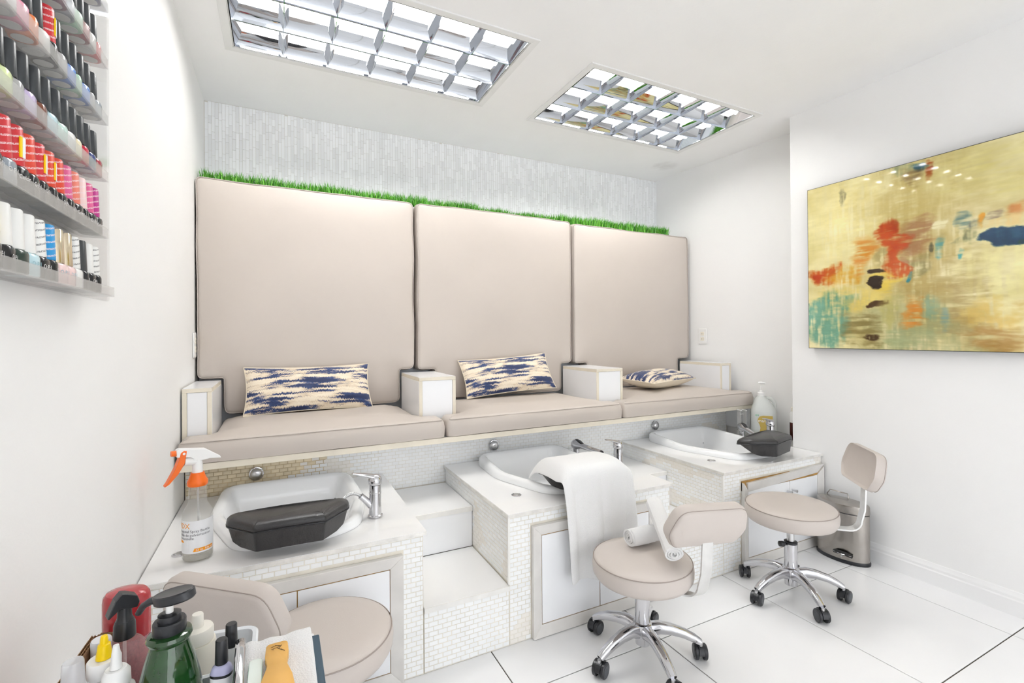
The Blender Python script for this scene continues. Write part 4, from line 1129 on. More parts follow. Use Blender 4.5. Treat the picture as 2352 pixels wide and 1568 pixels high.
# ------------------------------------------------------------------ things on the counters
def spray_bottle():
    c = Vector((-0.222, 1.742, ZT+0.001))
    t = thing('spray_bottle', 'clear spray bottle with orange trigger and white label on the left counter', 'spray bottle', c, R(0))
    q = dict(world=False); r_ = 0.0405
    prof = [(0.030,0.0),(0.038,0.003),(r_,0.010),(r_,0.128),(0.039,0.142),(0.033,0.156),(0.0265,0.166)]
    for k in range(9): prof += [(0.0255-k*0.0002, 0.168+k*0.005), (0.0240-k*0.0002, 0.1705+k*0.005)]
    prof += [(0.0225,0.214),(0.0245,0.218),(0.0245,0.224),(0.0205,0.228),(0.0195,0.238)]
    MB().lathe(prof, 40, caps=(True, False)).build('bottle', CLEARB, t, smooth=40, **q)
    MB().lathe([(0.0385,0.006),(0.0385,0.020),(0.001,0.0201)], 32).build('liquid', clear_mat('bottle_liquid', (0.9,0.89,0.86), 0.3, (0.8,0.78,0.73)), t, smooth=40, **q)
    MB().cyl((0.004,0,0.02),(0,0,0.236),0.0028,seg=8).build('dip_tube', clear_mat('dip_tube', (0.9,0.9,0.9), 0.35, (0.85,0.85,0.85)), t, smooth=60, **q)
    # label: arc from -150 to 80 degrees around the side the camera sees
    face = math.atan2(0-c.y, 0-c.x)
    a0, a1 = face-R(105), face+R(78); n = 36
    rl = r_+0.0005
    v = []; f = []
    for k in range(n+1):
        a = a0+(a1-a0)*k/n
        v += [(rl*math.cos(a), rl*math.sin(a), 0.028), (rl*math.cos(a), rl*math.sin(a), 0.125)]
        if k: f.append((2*k-2, 2*k, 2*k+1, 2*k-1))
    lb = MB().add(v, f).build('label', LABELW, t, smooth=60, **q)
    def wrap(ang0, z0):
        return lambda x, y: ((rl+0.0004)*math.cos(ang0+x/rl), (rl+0.0004)*math.sin(ang0+x/rl), z0+y)
    s0 = face-R(82)
    text('print_title', 'HDX', 0.022, INKO, lb, wrap(s0-R(14), 0.103), **q)
    text('print_line', 'Professional Spray Bottle', 0.0108, INKG, lb, wrap(s0-R(24), 0.091), **q)
    text('print_line', 'Bouteille de pulv\u00e9risation', 0.0108, INKG, lb, wrap(s0-R(24), 0.080), **q)
    text('print_line', 'professionnelle', 0.0108, INKG, lb, wrap(s0-R(24), 0.070), **q)
    def patch(nm, pts, m):
        vv = [wrap(0,0)(x, y) for x, y in pts]
        MB().add(vv, [tuple(range(len(vv)))]).build(nm, m, lb, **q)
    for k in range(6):
        x0 = (s0-R(25))*rl + k*0.006
        patch('print_band', [(x0,0.060),(x0+0.006,0.060),(x0+0.006 if k < 5 else x0+0.002,0.067),(x0,0.067)], INKO)
    for k in range(9):
        x0 = (face+R(-12))*rl + k*0.006
        patch('print_band', [(x0 if k else x0-0.004,0.033),(x0+0.0061,0.033),(x0+0.0061,0.043),(x0,0.043)], INKO)
    text('print_volume', '32 oz  946 mL', 0.0085, INKW, lb, lambda x, y: ((rl+0.0009)*math.cos(face+R(-8)+x/rl), (rl+0.0009)*math.sin(face+R(-8)+x/rl), 0.0355+y), **q)
    # head
    MB().lathe([(0.0255,0.222),(0.0275,0.226),(0.0275,0.236),(0.022,0.246),(0.0185,0.258),(0.0175,0.262)], 28).build('collar', ORANGEP, t, smooth=35, **q)
    d = Vector((-0.82, -0.50, 0)).normalized(); d = Vector((-0.93,-0.36,0)).normalized(); s_ = Vector((-d.y, d.x, 0))
    hd = MB()
    side = [(-0.062,0.296),(-0.058,0.304),(-0.020,0.332),(0.048,0.343),(0.056,0.339),(0.055,0.318),(0.020,0.312),(0.012,0.306),(0.012,0.300),(-0.012,0.298),(-0.030,0.300)]
    v = [d*a+s_*0.012+Vector((0,0,b_)) for a, b_ in side] + [d*a-s_*0.012+Vector((0,0,b_)) for a, b_ in side]
    n = len(side); hd.add(v, [tuple(range(n)), tuple(range(2*n-1, n-1, -1))] + [(i, n+i, n+(i+1)%n, (i+1)%n) for i in range(n)])
    hd.build('head', WHITEP, t, bevel=0.002, **q)
    MB().lathe([(0.0145,0.262),(0.0140,0.285),(0.0120,0.302)], 24).build('neck', WHITEP, t, smooth=40, **q)
    MB().sweep([d*-0.004+Vector((0,0,0.296)), d*0.034+Vector((0,0,0.300))], 0.012, 18).build('pump_barrel', WHITEP, t, smooth=40, **q)
    MB().sweep([d*0.053+Vector((0,0,0.329)), d*0.068+Vector((0,0,0.330))], [(0.0095,0.0085),(0.0085,0.0075)], 16, power=3).build('nozzle', ORANGEP, t, smooth=40, **q)
    side = [(0.030,0.334),(0.038,0.336),(0.046,0.330),(0.050,0.310),(0.058,0.288),(0.078,0.248),(0.086,0.236),(0.074,0.243),(0.052,0.268),(0.036,0.296),(0.032,0.318)]
    v = [d*a+s_*0.0135+Vector((0,0,b_)) for a, b_ in side] + [d*a-s_*0.0135+Vector((0,0,b_)) for a, b_ in side]
    n = len(side); MB().add(v, [tuple(range(n)), tuple(range(2*n-1, n-1, -1))] + [(i, n+i, n+(i+1)%n, (i+1)%n) for i in range(n)]).build('trigger', ORANGEP, t, bevel=0.002, **q)
    for sg in (-1, 1): MB().sweep([d*0.038+s_*0.0135*sg+Vector((0,0,0.327)), d*0.038+s_*0.0155*sg+Vector((0,0,0.327))], 0.0035, 14).build('pivot_pin', WHITEP, t, smooth=40, **q)
spray_bottle()

def soap_jug():
    c = Vector((2.832, 2.035, ZT+0.001)); rz = R(-48)
    t = thing('soap_jug', 'milky gallon jug with white pump and gold label by the alcove wall', 'jug', c, rz)
    q = dict(world=False)
    def ring(a, b_, z, p=3.2, ox=0.0): return [(x+ox, y, z) for x, y in superellipse(a, b_, p, 36)]
    rings = [ring(0.066,0.052,0.0), ring(0.074,0.060,0.006), ring(0.075,0.061,0.02), ring(0.075,0.061,0.165), ring(0.072,0.058,0.180), ring(0.056,0.046,0.215,2.8,-0.006), ring(0.036,0.033,0.250,2.4,-0.012), ring(0.022,0.022,0.268,2,-0.014), ring(0.020,0.020,0.272,2,-0.014)]
    MB().loft(rings, (True, True)).build('body', MILKY, t, smooth=50, **q)
    MB().sweep([(0.014,0,0.256),(0.040,0,0.252),(0.058,0,0.232),(0.064,0,0.205),(0.062,0,0.178)], [(0.011,0.009)]*5, 14, up=(0,1,0)).build('handle', MILKY, t, smooth=60, **q)
    M = Matrix.Translation((-0.014,0,0))
    MB().lathe([(0.0225,0.268),(0.0225,0.288),(0.019,0.291)], 24, M).build('cap', WHITEP, t, smooth=40, **q)
    MB().lathe([(0.012,0.290),(0.010,0.300),(0.0042,0.303),(0.0042,0.345)], 20, M).build('pump_stem', WHITEP, t, smooth=40, **q)
    MB().sweep([(-0.030,0,0.352),(-0.014,0,0.352),(0.004,0,0.350),(0.012,0,0.348)], [(0.010,0.006),(0.0125,0.0085),(0.009,0.006),(0.006,0.004)], 14).build('pump_head', WHITEP, t, smooth=50, **q)
    GOLD = mat('gold_label', (0.50, 0.36, 0.08), 0.4)
    lb = MB()
    y = -0.0618
    pts = [(-0.040,0.034),(0.044,0.034),(0.044,0.148),(-0.012,0.148),(-0.030,0.142),(-0.040,0.128),(-0.043,0.112),(-0.032,0.092),(-0.026,0.070),(-0.030,0.050)]
    lb.add([(a, y, b_) for a, b_ in pts], [tuple(range(len(pts)))])
    L_ = lb.build('label', GOLD, t, **q)
    text('print_word', 'marak', 0.026, INKW, L_, lambda x, yy: (-0.040+x, y-0.0006, 0.106+yy), **q)
    text('print_word', 'spa', 0.018, mat('green_ink', (0.05,0.40,0.16), 0.5), L_, lambda x, yy: (-0.058+x, y-0.0006, 0.146+yy), **q)
    MB().add([(-0.066,y+0.0002,0.012),(0.0,y+0.0002,0.012),(-0.016,y+0.0002,0.030),(-0.066,y+0.0002,0.040)], [(0,1,2,3)]).build('label_foot', mat('green_label', (0.13,0.55,0.27), 0.4), t, **q)
soap_jug()

def acrylic_stand():
    c = Vector((2.742, 2.128, ZT+0.001))
    t = thing('acrylic_stand', 'small clear acrylic stand with two uprights beside the soap jug', 'stand', c, R(-20))
    q = dict(world=False)
    box('base', ACRYL, -0.035, 0.035, -0.025, 0.025, 0, 0.004, t, **q)
    for sx in (-0.018, 0.018):
        up = box('upright', ACRYLF, sx-0.0035, sx+0.0035, -0.020, 0.020, 0.004, 0.168, t, bevel=0.0008, bseg=1, **q)
        box('top_edge', WHITEP, sx-0.0045, sx+0.0045, -0.024, 0.024, 0.168, 0.172, up, **q)
    box('crossbar', ACRYLF, -0.0145, 0.0145, -0.003, 0.003, 0.14, 0.147, t, **q)
acrylic_stand()
t = thing('dropper_bottle', 'slim dark brown bottle with pale top half hidden behind the wall corner', 'bottle', (2.922, 1.895, ZT+0.001))
MB().lathe([(0.020,0.0),(0.022,0.003),(0.022,0.105),(0.021,0.110)], 24).build('body', mat('brown_glass', (0.06,0.015,0.01), 0.15), t, smooth=40, world=False)
MB().lathe([(0.0212,0.1105),(0.0212,0.165),(0.012,0.180)], 24).build('shoulder', WHITEP, t, smooth=40, world=False)
MB().lathe([(0.0135,0.1805),(0.0135,0.205),(0.006,0.208)], 20).build('cap', IVORYP, t, smooth=40, world=False)

# ------------------------------------------------------------------ polish rack on the left wall
RACKZ = [1.2635 + 0.1137*k for k in range(6)]
rack = thing('polish_rack', 'clear acrylic wall rack with tiers of nail polish on the left wall', 'rack', (XL, 0.95, 1.25))
XP = XL+0.006
mb = MB(); o = round_poly([(0.45,1.262),(1.392,1.262),(1.392,1.945),(0.45,1.945)], 0.012, 4)
M = Matrix(((0,0,1,XL+0.0015),(1,0,0,0),(0,1,0,0),(0,0,0,1)))
mb.prism(o, 0.0, 0.004, M); mb.build('back_panel', ACRYL, rack)
YE = 1.210
for k, z in enumerate(RACKZ):
    ye = YE if k else 1.246
    sh = box('shelf', ACRYLF, XP, XP+0.040, 0.45, ye, z, z+0.003, rack)
    box('lip', ACRYLF, XP+0.0402, XP+0.0432, 0.45, ye, z, z+0.019, sh)
    box('shelf_end', ACRYL, XP, XP+0.043, ye, ye+0.002, z, z+0.019, sh)
PC = {'coral': (0.80,0.22,0.16), 'purple': (0.28,0.10,0.36), 'lilac': (0.62,0.52,0.75), 'orange': (0.85,0.25,0.08), 'white': (0.82,0.82,0.80), 'grey': (0.42,0.42,0.42), 'pink': (0.85,0.35,0.48),
      'pale pink': (0.88,0.66,0.64), 'red': (0.55,0.02,0.05), 'green': (0.45,0.70,0.50), 'lime': (0.75,0.85,0.45), 'mint': (0.62,0.80,0.74), 'blue': (0.10,0.26,0.70), 'brown': (0.20,0.07,0.04), 'plum': (0.20,0.04,0.12),
      'taupe': (0.45,0.36,0.32), 'yellow': (0.86,0.62,0.10), 'slate': (0.30,0.34,0.38), 'cream': (0.85,0.77,0.55), 'navy': (0.03,0.05,0.20), 'black': (0.02,0.02,0.022), 'sky blue': (0.55,0.74,0.80), 'dark red': (0.35,0.01,0.03),
      'deep pink': (0.72,0.12,0.30), 'magenta': (0.50,0.03,0.25), 'gold': (0.70,0.60,0.42), 'clear': (0.80,0.80,0.78), 'crimson': (0.62,0.03,0.04), 'scarlet': (0.72,0.06,0.03), 'bright blue': (0.02,0.30,0.66), 'charcoal': (0.05,0.055,0.06), 'dark green': (0.03,0.05,0.04)}
def pmat(c, gloss=0.12): return mat('polish_'+c.replace(' ', '_'), PC[c], gloss)
def striped(c, ink=(0.85,0.72,0.74,1)):
    """printed sleeve: slanting rows of small white print on colour"""
    nm = 'sleeve_'+c.replace(' ', '_')+('_dark' if ink[0] < 0.5 else '')
    if nm in MATS: return MATS[nm]
    m = bpy.data.materials.new(nm); m.use_nodes = True; nt = m.node_tree; b = nt.nodes['Principled BSDF']; b.inputs['Roughness'].default_value = 0.35
    tc = nt.nodes.new('ShaderNodeTexCoord'); sp = nt.nodes.new('ShaderNodeSeparateXYZ'); nt.links.new(tc.outputs['Object'], sp.inputs[0])
    def mth(op, a, b_=None):
        n = nt.nodes.new('ShaderNodeMath'); n.operation = op
        for i, v in enumerate((a, b_)):
            if v is None: continue
            if isinstance(v, (int, float)): n.inputs[i].default_value = v
            else: nt.links.new(v, n.inputs[i])
        return n.outputs[0]
    slant = mth('ADD', sp.outputs[2], mth('MULTIPLY', sp.outputs[1], -0.35))
    band = mth('LESS_THAN', mth('FRACT', mth('MULTIPLY', slant, 95.0)), 0.26)
    nz = nt.nodes.new('ShaderNodeTexNoise'); nz.inputs['Scale'].default_value = 900; nt.links.new(tc.outputs['Object'], nz.inputs['Vector'])
    fac = mth('MULTIPLY', band, mth('MULTIPLY', mth('GREATER_THAN', nz.outputs['Fac'], 0.44), 0.75))
    mx = nt.nodes.new('ShaderNodeMix'); mx.data_type = 'RGBA'; mx.inputs['A'].default_value = PC[c]+(1,); mx.inputs['B'].default_value = ink
    nt.links.new(fac, mx.inputs['Factor']); nt.links.new(mx.outputs['Result'], b.inputs['Base Color'])
    MATS[nm] = m; return m
_pol = {}
def polish_meshes():
    def sq(a, z, p=3.0): return [(x, y, z) for x, y in superellipse(a, a, p, 16)]
    b = MB().loft([sq(0.0135,0.0), sq(0.0152,0.002), sq(0.0152,0.028), sq(0.0140,0.032), sq(0.0075,0.036), sq(0.007,0.038)])
    c = MB().lathe([(0.0095,0.038),(0.0098,0.039),(0.0085,0.088),(0.0075,0.090)], 14)
    w = MB().lathe([(0.0128,0.034),(0.0130,0.035),(0.0112,0.090),(0.0102,0.092)], 16)
    f = MB().lathe([(0.0108,-0.0006),(0.0108,-0.0002)], 14)
    out = {}
    for nm, mb in (('glass', b), ('cap', c), ('wide_cap', w), ('base_sticker', f)):
        mb.v = [Vector((p.x*1.10, p.y*1.10, p.z if p.z < 0.03 else 0.03+(p.z-0.03)*0.95)) for p in mb.v]
        o = mb.build(nm, WHITEP, None, smooth=45); out[nm] = o.data; bpy.data.objects.remove(o)
    return out
PM = polish_meshes()
def pcopy(nm, material, parent, newname):
    key = (nm, material.name)
    if key not in _pol:
        me = PM[nm].copy(); me.materials.clear(); me.materials.append(material); _pol[key] = me
    o = bpy.data.objects.new(newname, _pol[key]); col.objects.link(o); o.parent = parent
    return o
ORD = ['first', 'second', 'third', 'fourth', 'fifth', 'sixth', 'seventh', 'eighth', 'ninth', 'tenth', 'eleventh', 'twelfth', 'thirteenth', 'fourteenth']
SHELFN = ['bottom shelf', 'second shelf up', 'third shelf up', 'fourth shelf up', 'fifth shelf up', 'top visible shelf']
ROWS = [
  # bottom shelf, right to left: (glass, cap, style)
  [('black','white','w'),('black','white','w'),('black','charcoal','w'),('clear','white','w'),('pale pink','gold','w'),('pale pink','gold','w'),('black','bright blue','s'),('black','white','w'),('sky blue','white','w'),('dark green','white','w'),('black','white','w'),('black','yellow','w')],
  [('black','magenta','s'),('black','deep pink','s'),('black','pale pink','s'),('black','coral','s'),('black','deep pink','s'),('black','scarlet','s'),('black','scarlet','s'),('black','crimson','s'),('black','scarlet','s'),('black','crimson','s'),('slate','crimson','s'),('black','red','s')],
  [('dark red','charcoal','n'),('navy','charcoal','n'),('red','charcoal','n'),('cream','charcoal','n'),('white','charcoal','n'),('mint','charcoal','n'),('sky blue','charcoal','n'),('brown','charcoal','n'),('lilac','charcoal','n'),('grey','charcoal','n'),('lime','charcoal','n'),('slate','charcoal','n'),('pink','charcoal','n'),('lilac','charcoal','n')],
  [('slate','charcoal','n'),('grey','charcoal','n'),('blue','charcoal','n'),('green','charcoal','n'),('blue','charcoal','n'),('grey','charcoal','n'),('black','crimson','s'),('white','charcoal','n'),('orange','charcoal','n'),('pink','charcoal','n'),('white','charcoal','n'),('coral','charcoal','n'),('lilac','charcoal','n'),('red','charcoal','n')],
  [('crimson','charcoal','n'),('white','charcoal','n'),('dark red','charcoal','n'),('green','charcoal','n'),('slate','charcoal','n'),('plum','charcoal','n'),('purple','charcoal','n'),('brown','charcoal','n'),('plum','charcoal','n'),('orange','charcoal','n'),('blue','charcoal','n'),('red','charcoal','n')],
  [('navy','charcoal','n'),('coral','charcoal','n'),('yellow','charcoal','n'),('slate','charcoal','n'),('taupe','charcoal','n'),('brown','charcoal','n'),('cream','charcoal','n')],
]
xc = XP+0.0210
for k, row in enumerate(ROWS):
    y = 1.188; z = RACKZ[k]+0.0033
    for j, (g, c, st) in enumerate(row):
        cap_w = {'w': f'{c} cap', 's': f'{c} printed sleeve cap', 'n': 'black cap'}[st]
        lab = f'{g} nail polish, {cap_w}, {ORD[j]} from right on rack {SHELFN[k]}'
        t = thing('nail_polish', lab, 'nail polish', (xc, y, z), R(random.uniform(-14, 14)), 'nail polish bottles on the wall rack')
        pcopy('glass', pmat(g), t, 'glass')
        pcopy('cap' if st == 'n' else 'wide_cap', striped(c) if st == 's' else striped(c, (0.08,0.08,0.09,1)) if (st == 'w' and c == 'white' and j in (0, 3, 7)) else (mat('gold_cap', (0.72,0.62,0.46), 0.18, metal=1.0) if c == 'gold' else mat('cap_'+c.replace(' ','_'), PC[c], 0.30)), t, 'cap')
        if k in (2,3,4,5): pcopy('base_sticker', mat('base_sticker', (0.72,0.72,0.70), 0.6), t, 'base_sticker')
        if st == 's' or (st == 'w' and g in ('black', 'sky blue', 'pale pink')):
            word = 'Color' if (j % 3 == 0) else 'O\u00b7P\u00b7I'
            ink = INKW if g in ('black', 'slate') else mat('teal_ink', (0.25,0.45,0.52), 0.5)
            text('print', word, 0.0085 if word == 'Color' else 0.0095, ink, t, lambda a, b_: (0.01700, a, 0.016+b_), 'CENTER', world=False)
        if (k == 1 and j in (6, 7, 9)) or (k == 3 and j == 6):
            MB().box(0.0128, 0.0146, -0.0005, 0.0045, 0.046, 0.074).build('price_sticker', LABELW, t, world=False)
            MB().box(0.0128, 0.0145, -0.0045, -0.0006, 0.046, 0.074).build('price_sticker', YELLOWP, t, world=False)
        y -= 0.0342 + random.uniform(-0.0006, 0.0006)
        if k >= 2 and random.random() < 0.06 and j > 2: y -= 0.004

# ------------------------------------------------------------------ trolley in the foreground with its clutter
ZTR = 0.600
tr = thing('trolley', 'white rolling trolley in the foreground, its top crowded with bottles', 'trolley', (-0.10, 0.70, 0))
TRW = mat('trolley_white', (0.80,0.80,0.80), 0.4)
x0, x1, y0, y1 = -0.315, 0.060, 0.46, 0.985
box('top_shelf', TRW, x0, x1, y0, y1, ZTR-0.012, ZTR, tr, bevel=0.003)
for nm, a in (('rim', (x0, x1, y0, y0+0.008)), ('rim', (x0, x1, y1-0.008, y1)), ('rim', (x0, x0+0.008, y0+0.0085, y1-0.0085)), ('rim', (x1-0.008, x1, y0+0.0085, y1-0.0085))):
    box(nm, TRW, *a, ZTR+0.0005, ZTR+0.012, tr, bevel=0.002)
box('lower_shelf', TRW, x0, x1, y0, y1, 0.20, 0.215, tr, bevel=0.003)
for px in (x0+0.015, x1-0.015):
    for py in (y0+0.015, y1-0.015):
        lg = MB().cyl((px,py,0.045),(px,py,ZTR-0.013),0.010,seg=12).build('leg', CHROMED, tr, smooth=40)
        MB().sweep([(px-0.009,py,0.0225),(px+0.009,py,0.0225)], 0.0225, 20).build('wheel', BLACKP, lg, smooth=40)
ZS = ZTR+0.001
# white plastic tray
def tray():
    t = thing('plastic_tray', 'white plastic tray with rounded corners on the trolley, behind the polishes', 'tray', (-0.085, 0.83, ZS))
    o = resample(round_poly([(-0.140,0.780),(-0.032,0.780),(-0.032,0.880),(-0.140,0.900)], 0.022, 6), 0.03)
    rings = [[(a,b_,ZS) for a, b_ in inset(o, 0.014)], [(a,b_,ZS+0.006) for a, b_ in inset(o, 0.008)], [(a,b_,ZS+0.104) for a, b_ in inset(o, 0.003)], [(a,b_,ZS+0.108) for a, b_ in inset(o, -0.003)],
             [(a,b_,ZS+0.110) for a, b_ in inset(o, 0.000)], [(a,b_,ZS+0.108) for a, b_ in inset(o, 0.005)], [(a,b_,ZS+0.010) for a, b_ in inset(o, 0.010)], [(a,b_,ZS+0.007) for a, b_ in inset(o, 0.016)]]
    MB().loft(rings, (True, True)).build('tray_body', mat('pale_tray_plastic', (0.80,0.83,0.87), 0.25), t, smooth=40)
tray()
def lathed(name, label, cat, loc, parts, seg=28, sx=1.0, sy=1.0, rz=0.0):
    t = thing(name, label, cat, loc, rz)
    for nm, m_, prof in parts: MB().lathe(prof, seg, sx=sx, sy=sy).build(nm, m_, t, smooth=40, world=False)
    return t
# tall red bottle
t = lathed('red_bottle', 'tall red capped bottle at the back of the trolley, pink mesh pattern below', 'bottle', (-0.211, 0.928, ZS+0.0),
  [('body', mat('pink_mesh_print', (0.55,0.20,0.24), 0.4, var=0.5, vscale=420), [(0.9,0.0),(1.0,0.004),(1.0,0.118)]),
   ('cap', mat('red_cap', (0.42,0.022,0.032), 0.25, coat=0.4), [(1.01,0.1185),(1.01,0.172),(0.97,0.180),(0.86,0.1845),(0.5,0.187),(0.01,0.188)])], 40, 0.032, 0.025, R(-25))
# trigger bottle
t = thing('trigger_bottle', 'clear bottle with black trigger spray in front of the red bottle', 'spray bottle', (-0.194, 0.842, ZS+0.0605), R(25))
MB().lathe([(0.026,-0.06),(0.030,-0.056),(0.030,0.060),(0.028,0.076),(0.020,0.090),(0.0125,0.097),(0.012,0.100)], 28, caps=(True, False)).build('body', PINKB, t, smooth=40, world=False)
MB().lathe([(0.0125,0.0975),(0.0130,0.099),(0.0125,0.116),(0.0110,0.121)], 24).build('collar', BLACKP, t, smooth=30, world=False)
MB().lathe([(0.0105,0.121),(0.0085,0.126),(0.0080,0.140)], 20).build('neck', BLACKP, t, smooth=40, world=False)
side = [(-0.018,0.136),(-0.022,0.146),(-0.018,0.158),(-0.004,0.166),(0.006,0.170),(0.016,0.160),(0.028,0.132),(0.026,0.130),(0.008,0.143),(-0.004,0.138)]
n = len(side); v = [(-a*0.72, 0.008, 0.136+(b_-0.136)*0.75) for a, b_ in side] + [(-a*0.72, -0.008, 0.136+(b_-0.136)*0.75) for a, b_ in side]
MB().add(v, [tuple(range(n)), tuple(range(2*n-1, n-1, -1))] + [(i, n+i, n+(i+1)%n, (i+1)%n) for i in range(n)]).build('trigger_head', BLACKP, t, bevel=0.002, world=False)
MB().cyl((0,0,0.01),(0,0,0.10),0.0022,seg=8).build('dip_tube', WHITEP, t, smooth=60, world=False)
# green pump bottle
t = thing('green_pump_bottle', 'dark green bottle with black pump, nearest on the trolley', 'pump bottle', (-0.124, 0.735, ZS+0.0685), R(-30))
GREENB = mat('green_bottle', (0.012, 0.06, 0.012), 0.10, spec=0.6, coat=0.6, var=0.5, vscale=30)
MB().lathe([(0.034,-0.068),(0.0385,-0.064),(0.0385,0.010),(0.0375,0.040),(0.0330,0.076),(0.0265,0.104),(0.0215,0.121),(0.0205,0.125),(0.0235,0.128),(0.0250,0.132),(0.0235,0.136),(0.0185,0.138)], 36).build('body', GREENB, t, smooth=35, world=False)
MB().lathe([(0.0175,0.1365),(0.0180,0.138),(0.0180,0.150),(0.0168,0.152)], 28).build('collar', BLACKP, t, smooth=30, world=False)
MB().lathe([(0.0125,0.152),(0.0125,0.1595),(0.0085,0.161)], 24).build('pump_ring', BLACKP, t, smooth=30, world=False)
MB().lathe([(0.0042,0.159),(0.0042,0.174)], 16).build('pump_stem', WHITEP, t, smooth=40, world=False)
hp = MB(); o = [(0.026*math.cos(2*PI*k/28)*1.0+0.008, 0.0165*math.sin(2*PI*k/28)) for k in range(28)]
Mh = Matrix.Translation((0,0,0.174)) @ Matrix.Rotation(R(-12), 4, 'Y')
hp.loft([[(a,b_,0) for a, b_ in inset(o,0.002)], [(a,b_,0.002) for a, b_ in o], [(a,b_,0.0105) for a, b_ in o], [(a,b_,0.012) for a, b_ in inset(o,0.0015)], [(a,b_,0.0112) for a, b_ in inset(o,0.006)]], (True, True), True, Mh)
hp.build('pump_head', BLACKP, t, smooth=40, world=False)
MB().sweep([Mh@Vector((-0.012,0,0.006)), Mh@Vector((-0.024,0,0.0055)), Mh@Vector((-0.036,0,0.001)), Mh@Vector((-0.044,0,-0.007))], [(0.007,0.005),(0.006,0.0045),(0.005,0.004),(0.0045,0.0035)], 12).build('spout', BLACKP, t, smooth=50, world=False)
# squeeze bottles
lathed('squeeze_bottle', 'white squeeze bottle with yellow pointed cap at the front left of the trolley', 'bottle', (-0.205, 0.797, ZS+0.0605),
  [('body', WHITEP, [(0.017,-0.06),(0.0195,-0.057),(0.0195,0.072),(0.0185,0.078)]), ('collar', mat('bright_white_plastic', (0.9,0.9,0.9), 0.3), [(0.0175,0.0785),(0.0180,0.080),(0.0180,0.097),(0.0168,0.0985)]),
   ('yellow_tip', YELLOWP, [(0.0088,0.099),(0.0084,0.104),(0.0074,0.110),(0.0066,0.1165),(0.0046,0.1175),(0.0042,0.124),(0.0034,0.1275)])])
lathed('tip_bottle', 'translucent white squeeze bottle with pointed white tip beside the green bottle', 'bottle', (-0.1835, 0.759, ZS+0.0605),
  [('body', MILKY, [(0.018,-0.06),(0.0205,-0.057),(0.0205,0.068),(0.019,0.076),(0.014,0.081)]), ('collar', WHITEP, [(0.0145,0.0815),(0.0150,0.083),(0.0145,0.097),(0.0110,0.102)]),
   ('tip', WHITEP, [(0.0065,0.1025),(0.0055,0.110),(0.0045,0.122),(0.0030,0.131)])])
lathed('lotion_vial', 'small clear capped bottle with black label at the far left corner of the trolley', 'bottle', (-0.2235, 0.754, ZS+0.0605),
  [('body', CLEARB, [(0.015,-0.06),(0.0175,-0.057),(0.0175,0.066),(0.0165,0.072)]), ('label', BLACKP, [(0.0179,0.010),(0.0179,0.066)]), ('cap', clear_mat('clear_cap', (0.92,0.93,0.94), 0.45, (0.83,0.84,0.86)), [(0.0150,0.0725),(0.0155,0.088),(0.0115,0.098),(0.0105,0.124),(0.0095,0.1265)])])
lathed('cream_bottle', 'cream coloured bottle with flip cap behind the green bottle', 'bottle', (-0.106, 0.826, ZS+0.068),
  [('body', IVORYP, [(0.021,-0.06),(0.0235,-0.057),(0.0235,0.062),(0.0225,0.068)]), ('cap', mat('cream_cap', (0.82,0.79,0.72), 0.35), [(0.0205,0.0685),(0.0205,0.084),(0.019,0.087),(0.008,0.0885),(0.0075,0.105),(0.0065,0.107)])])
lathed('small_jar', 'slim white jar tucked behind the yellow tipped bottle', 'jar', (-0.228, 0.874, ZS+0.0605),
  [('body', WHITEP, [(0.010,-0.06),(0.0115,-0.057),(0.0115,0.06)]), ('lid', mat('pale_lid', (0.80,0.82,0.85), 0.3), [(0.0120,0.0605),(0.0120,0.084),(0.011,0.086)])])
# folded cloth pad under the polishes and the steel tool
t = thing('cloth_pad', 'thick folded white cloth under the two polishes beside the teal box', 'cloth', (-0.066, 0.66, ZS))
for k in range(6): MB().box(-0.084, -0.030, 0.56, 0.775, ZS+k*0.0188, ZS+k*0.0188+0.0180).build('fold', TOWEL, t, bevel=0.006, bseg=3, smooth=60)
# polishes standing in the tray
for (px, py, hz, lab, c) in ((-0.0665, 0.722, 0.0, 'lavender nail polish with black cap, front one of the pair on the trolley', 'lilac'), (-0.058, 0.755, 0.0, 'nail polish with black cap standing behind the lavender one on the trolley', 'slate')):
    t = thing('nail_polish', lab, 'nail polish', (px, py, ZS+0.1130), R(-20), 'nail polish bottles on the trolley')
    rings = [[(x, y, z) for x, y in superellipse(a, a*0.8, 2.5, 24)] for a, z in ((0.0110,0.0),(0.0128,0.002),(0.0128,0.032),(0.0108,0.0385),(0.0065,0.042),(0.0058,0.043))]
    MB().loft(rings).build('glass', mat('lavender_polish', (0.50,0.50,0.72), 0.1) if c == 'lilac' else CLEARB, t, smooth=50, world=False)
    MB().lathe([(0.0074,0.0428),(0.0077,0.044),(0.0069,0.0718),(0.0062,0.073)], 20).build('cap', BLACKP, t, smooth=40, world=False)
    if c == 'lilac':
        rings = [[(x*1.015, y*1.015, z) for x, y in superellipse(0.0128, 0.01024, 2.5, 24)] for z in (0.004, 0.028)]
        lb = MB().loft(rings, (False, False)).build('label', LABELW, t, smooth=50, world=False)
        text('print', 'O\u00b7P\u00b7I', 0.0065, INKB, lb, lambda a, b_: (0.003+a*0.8, -0.0107-0.0003, 0.013+b_), 'CENTER', world=False)
        rings = [[(x*1.02, y*1.02, z) for x, y in superellipse(0.0128, 0.01024, 2.5, 24)] for z in (0.0282, 0.0315)]
        MB().loft(rings, (False, False)).build('label_band', BLACKP, lb, smooth=50, world=False)
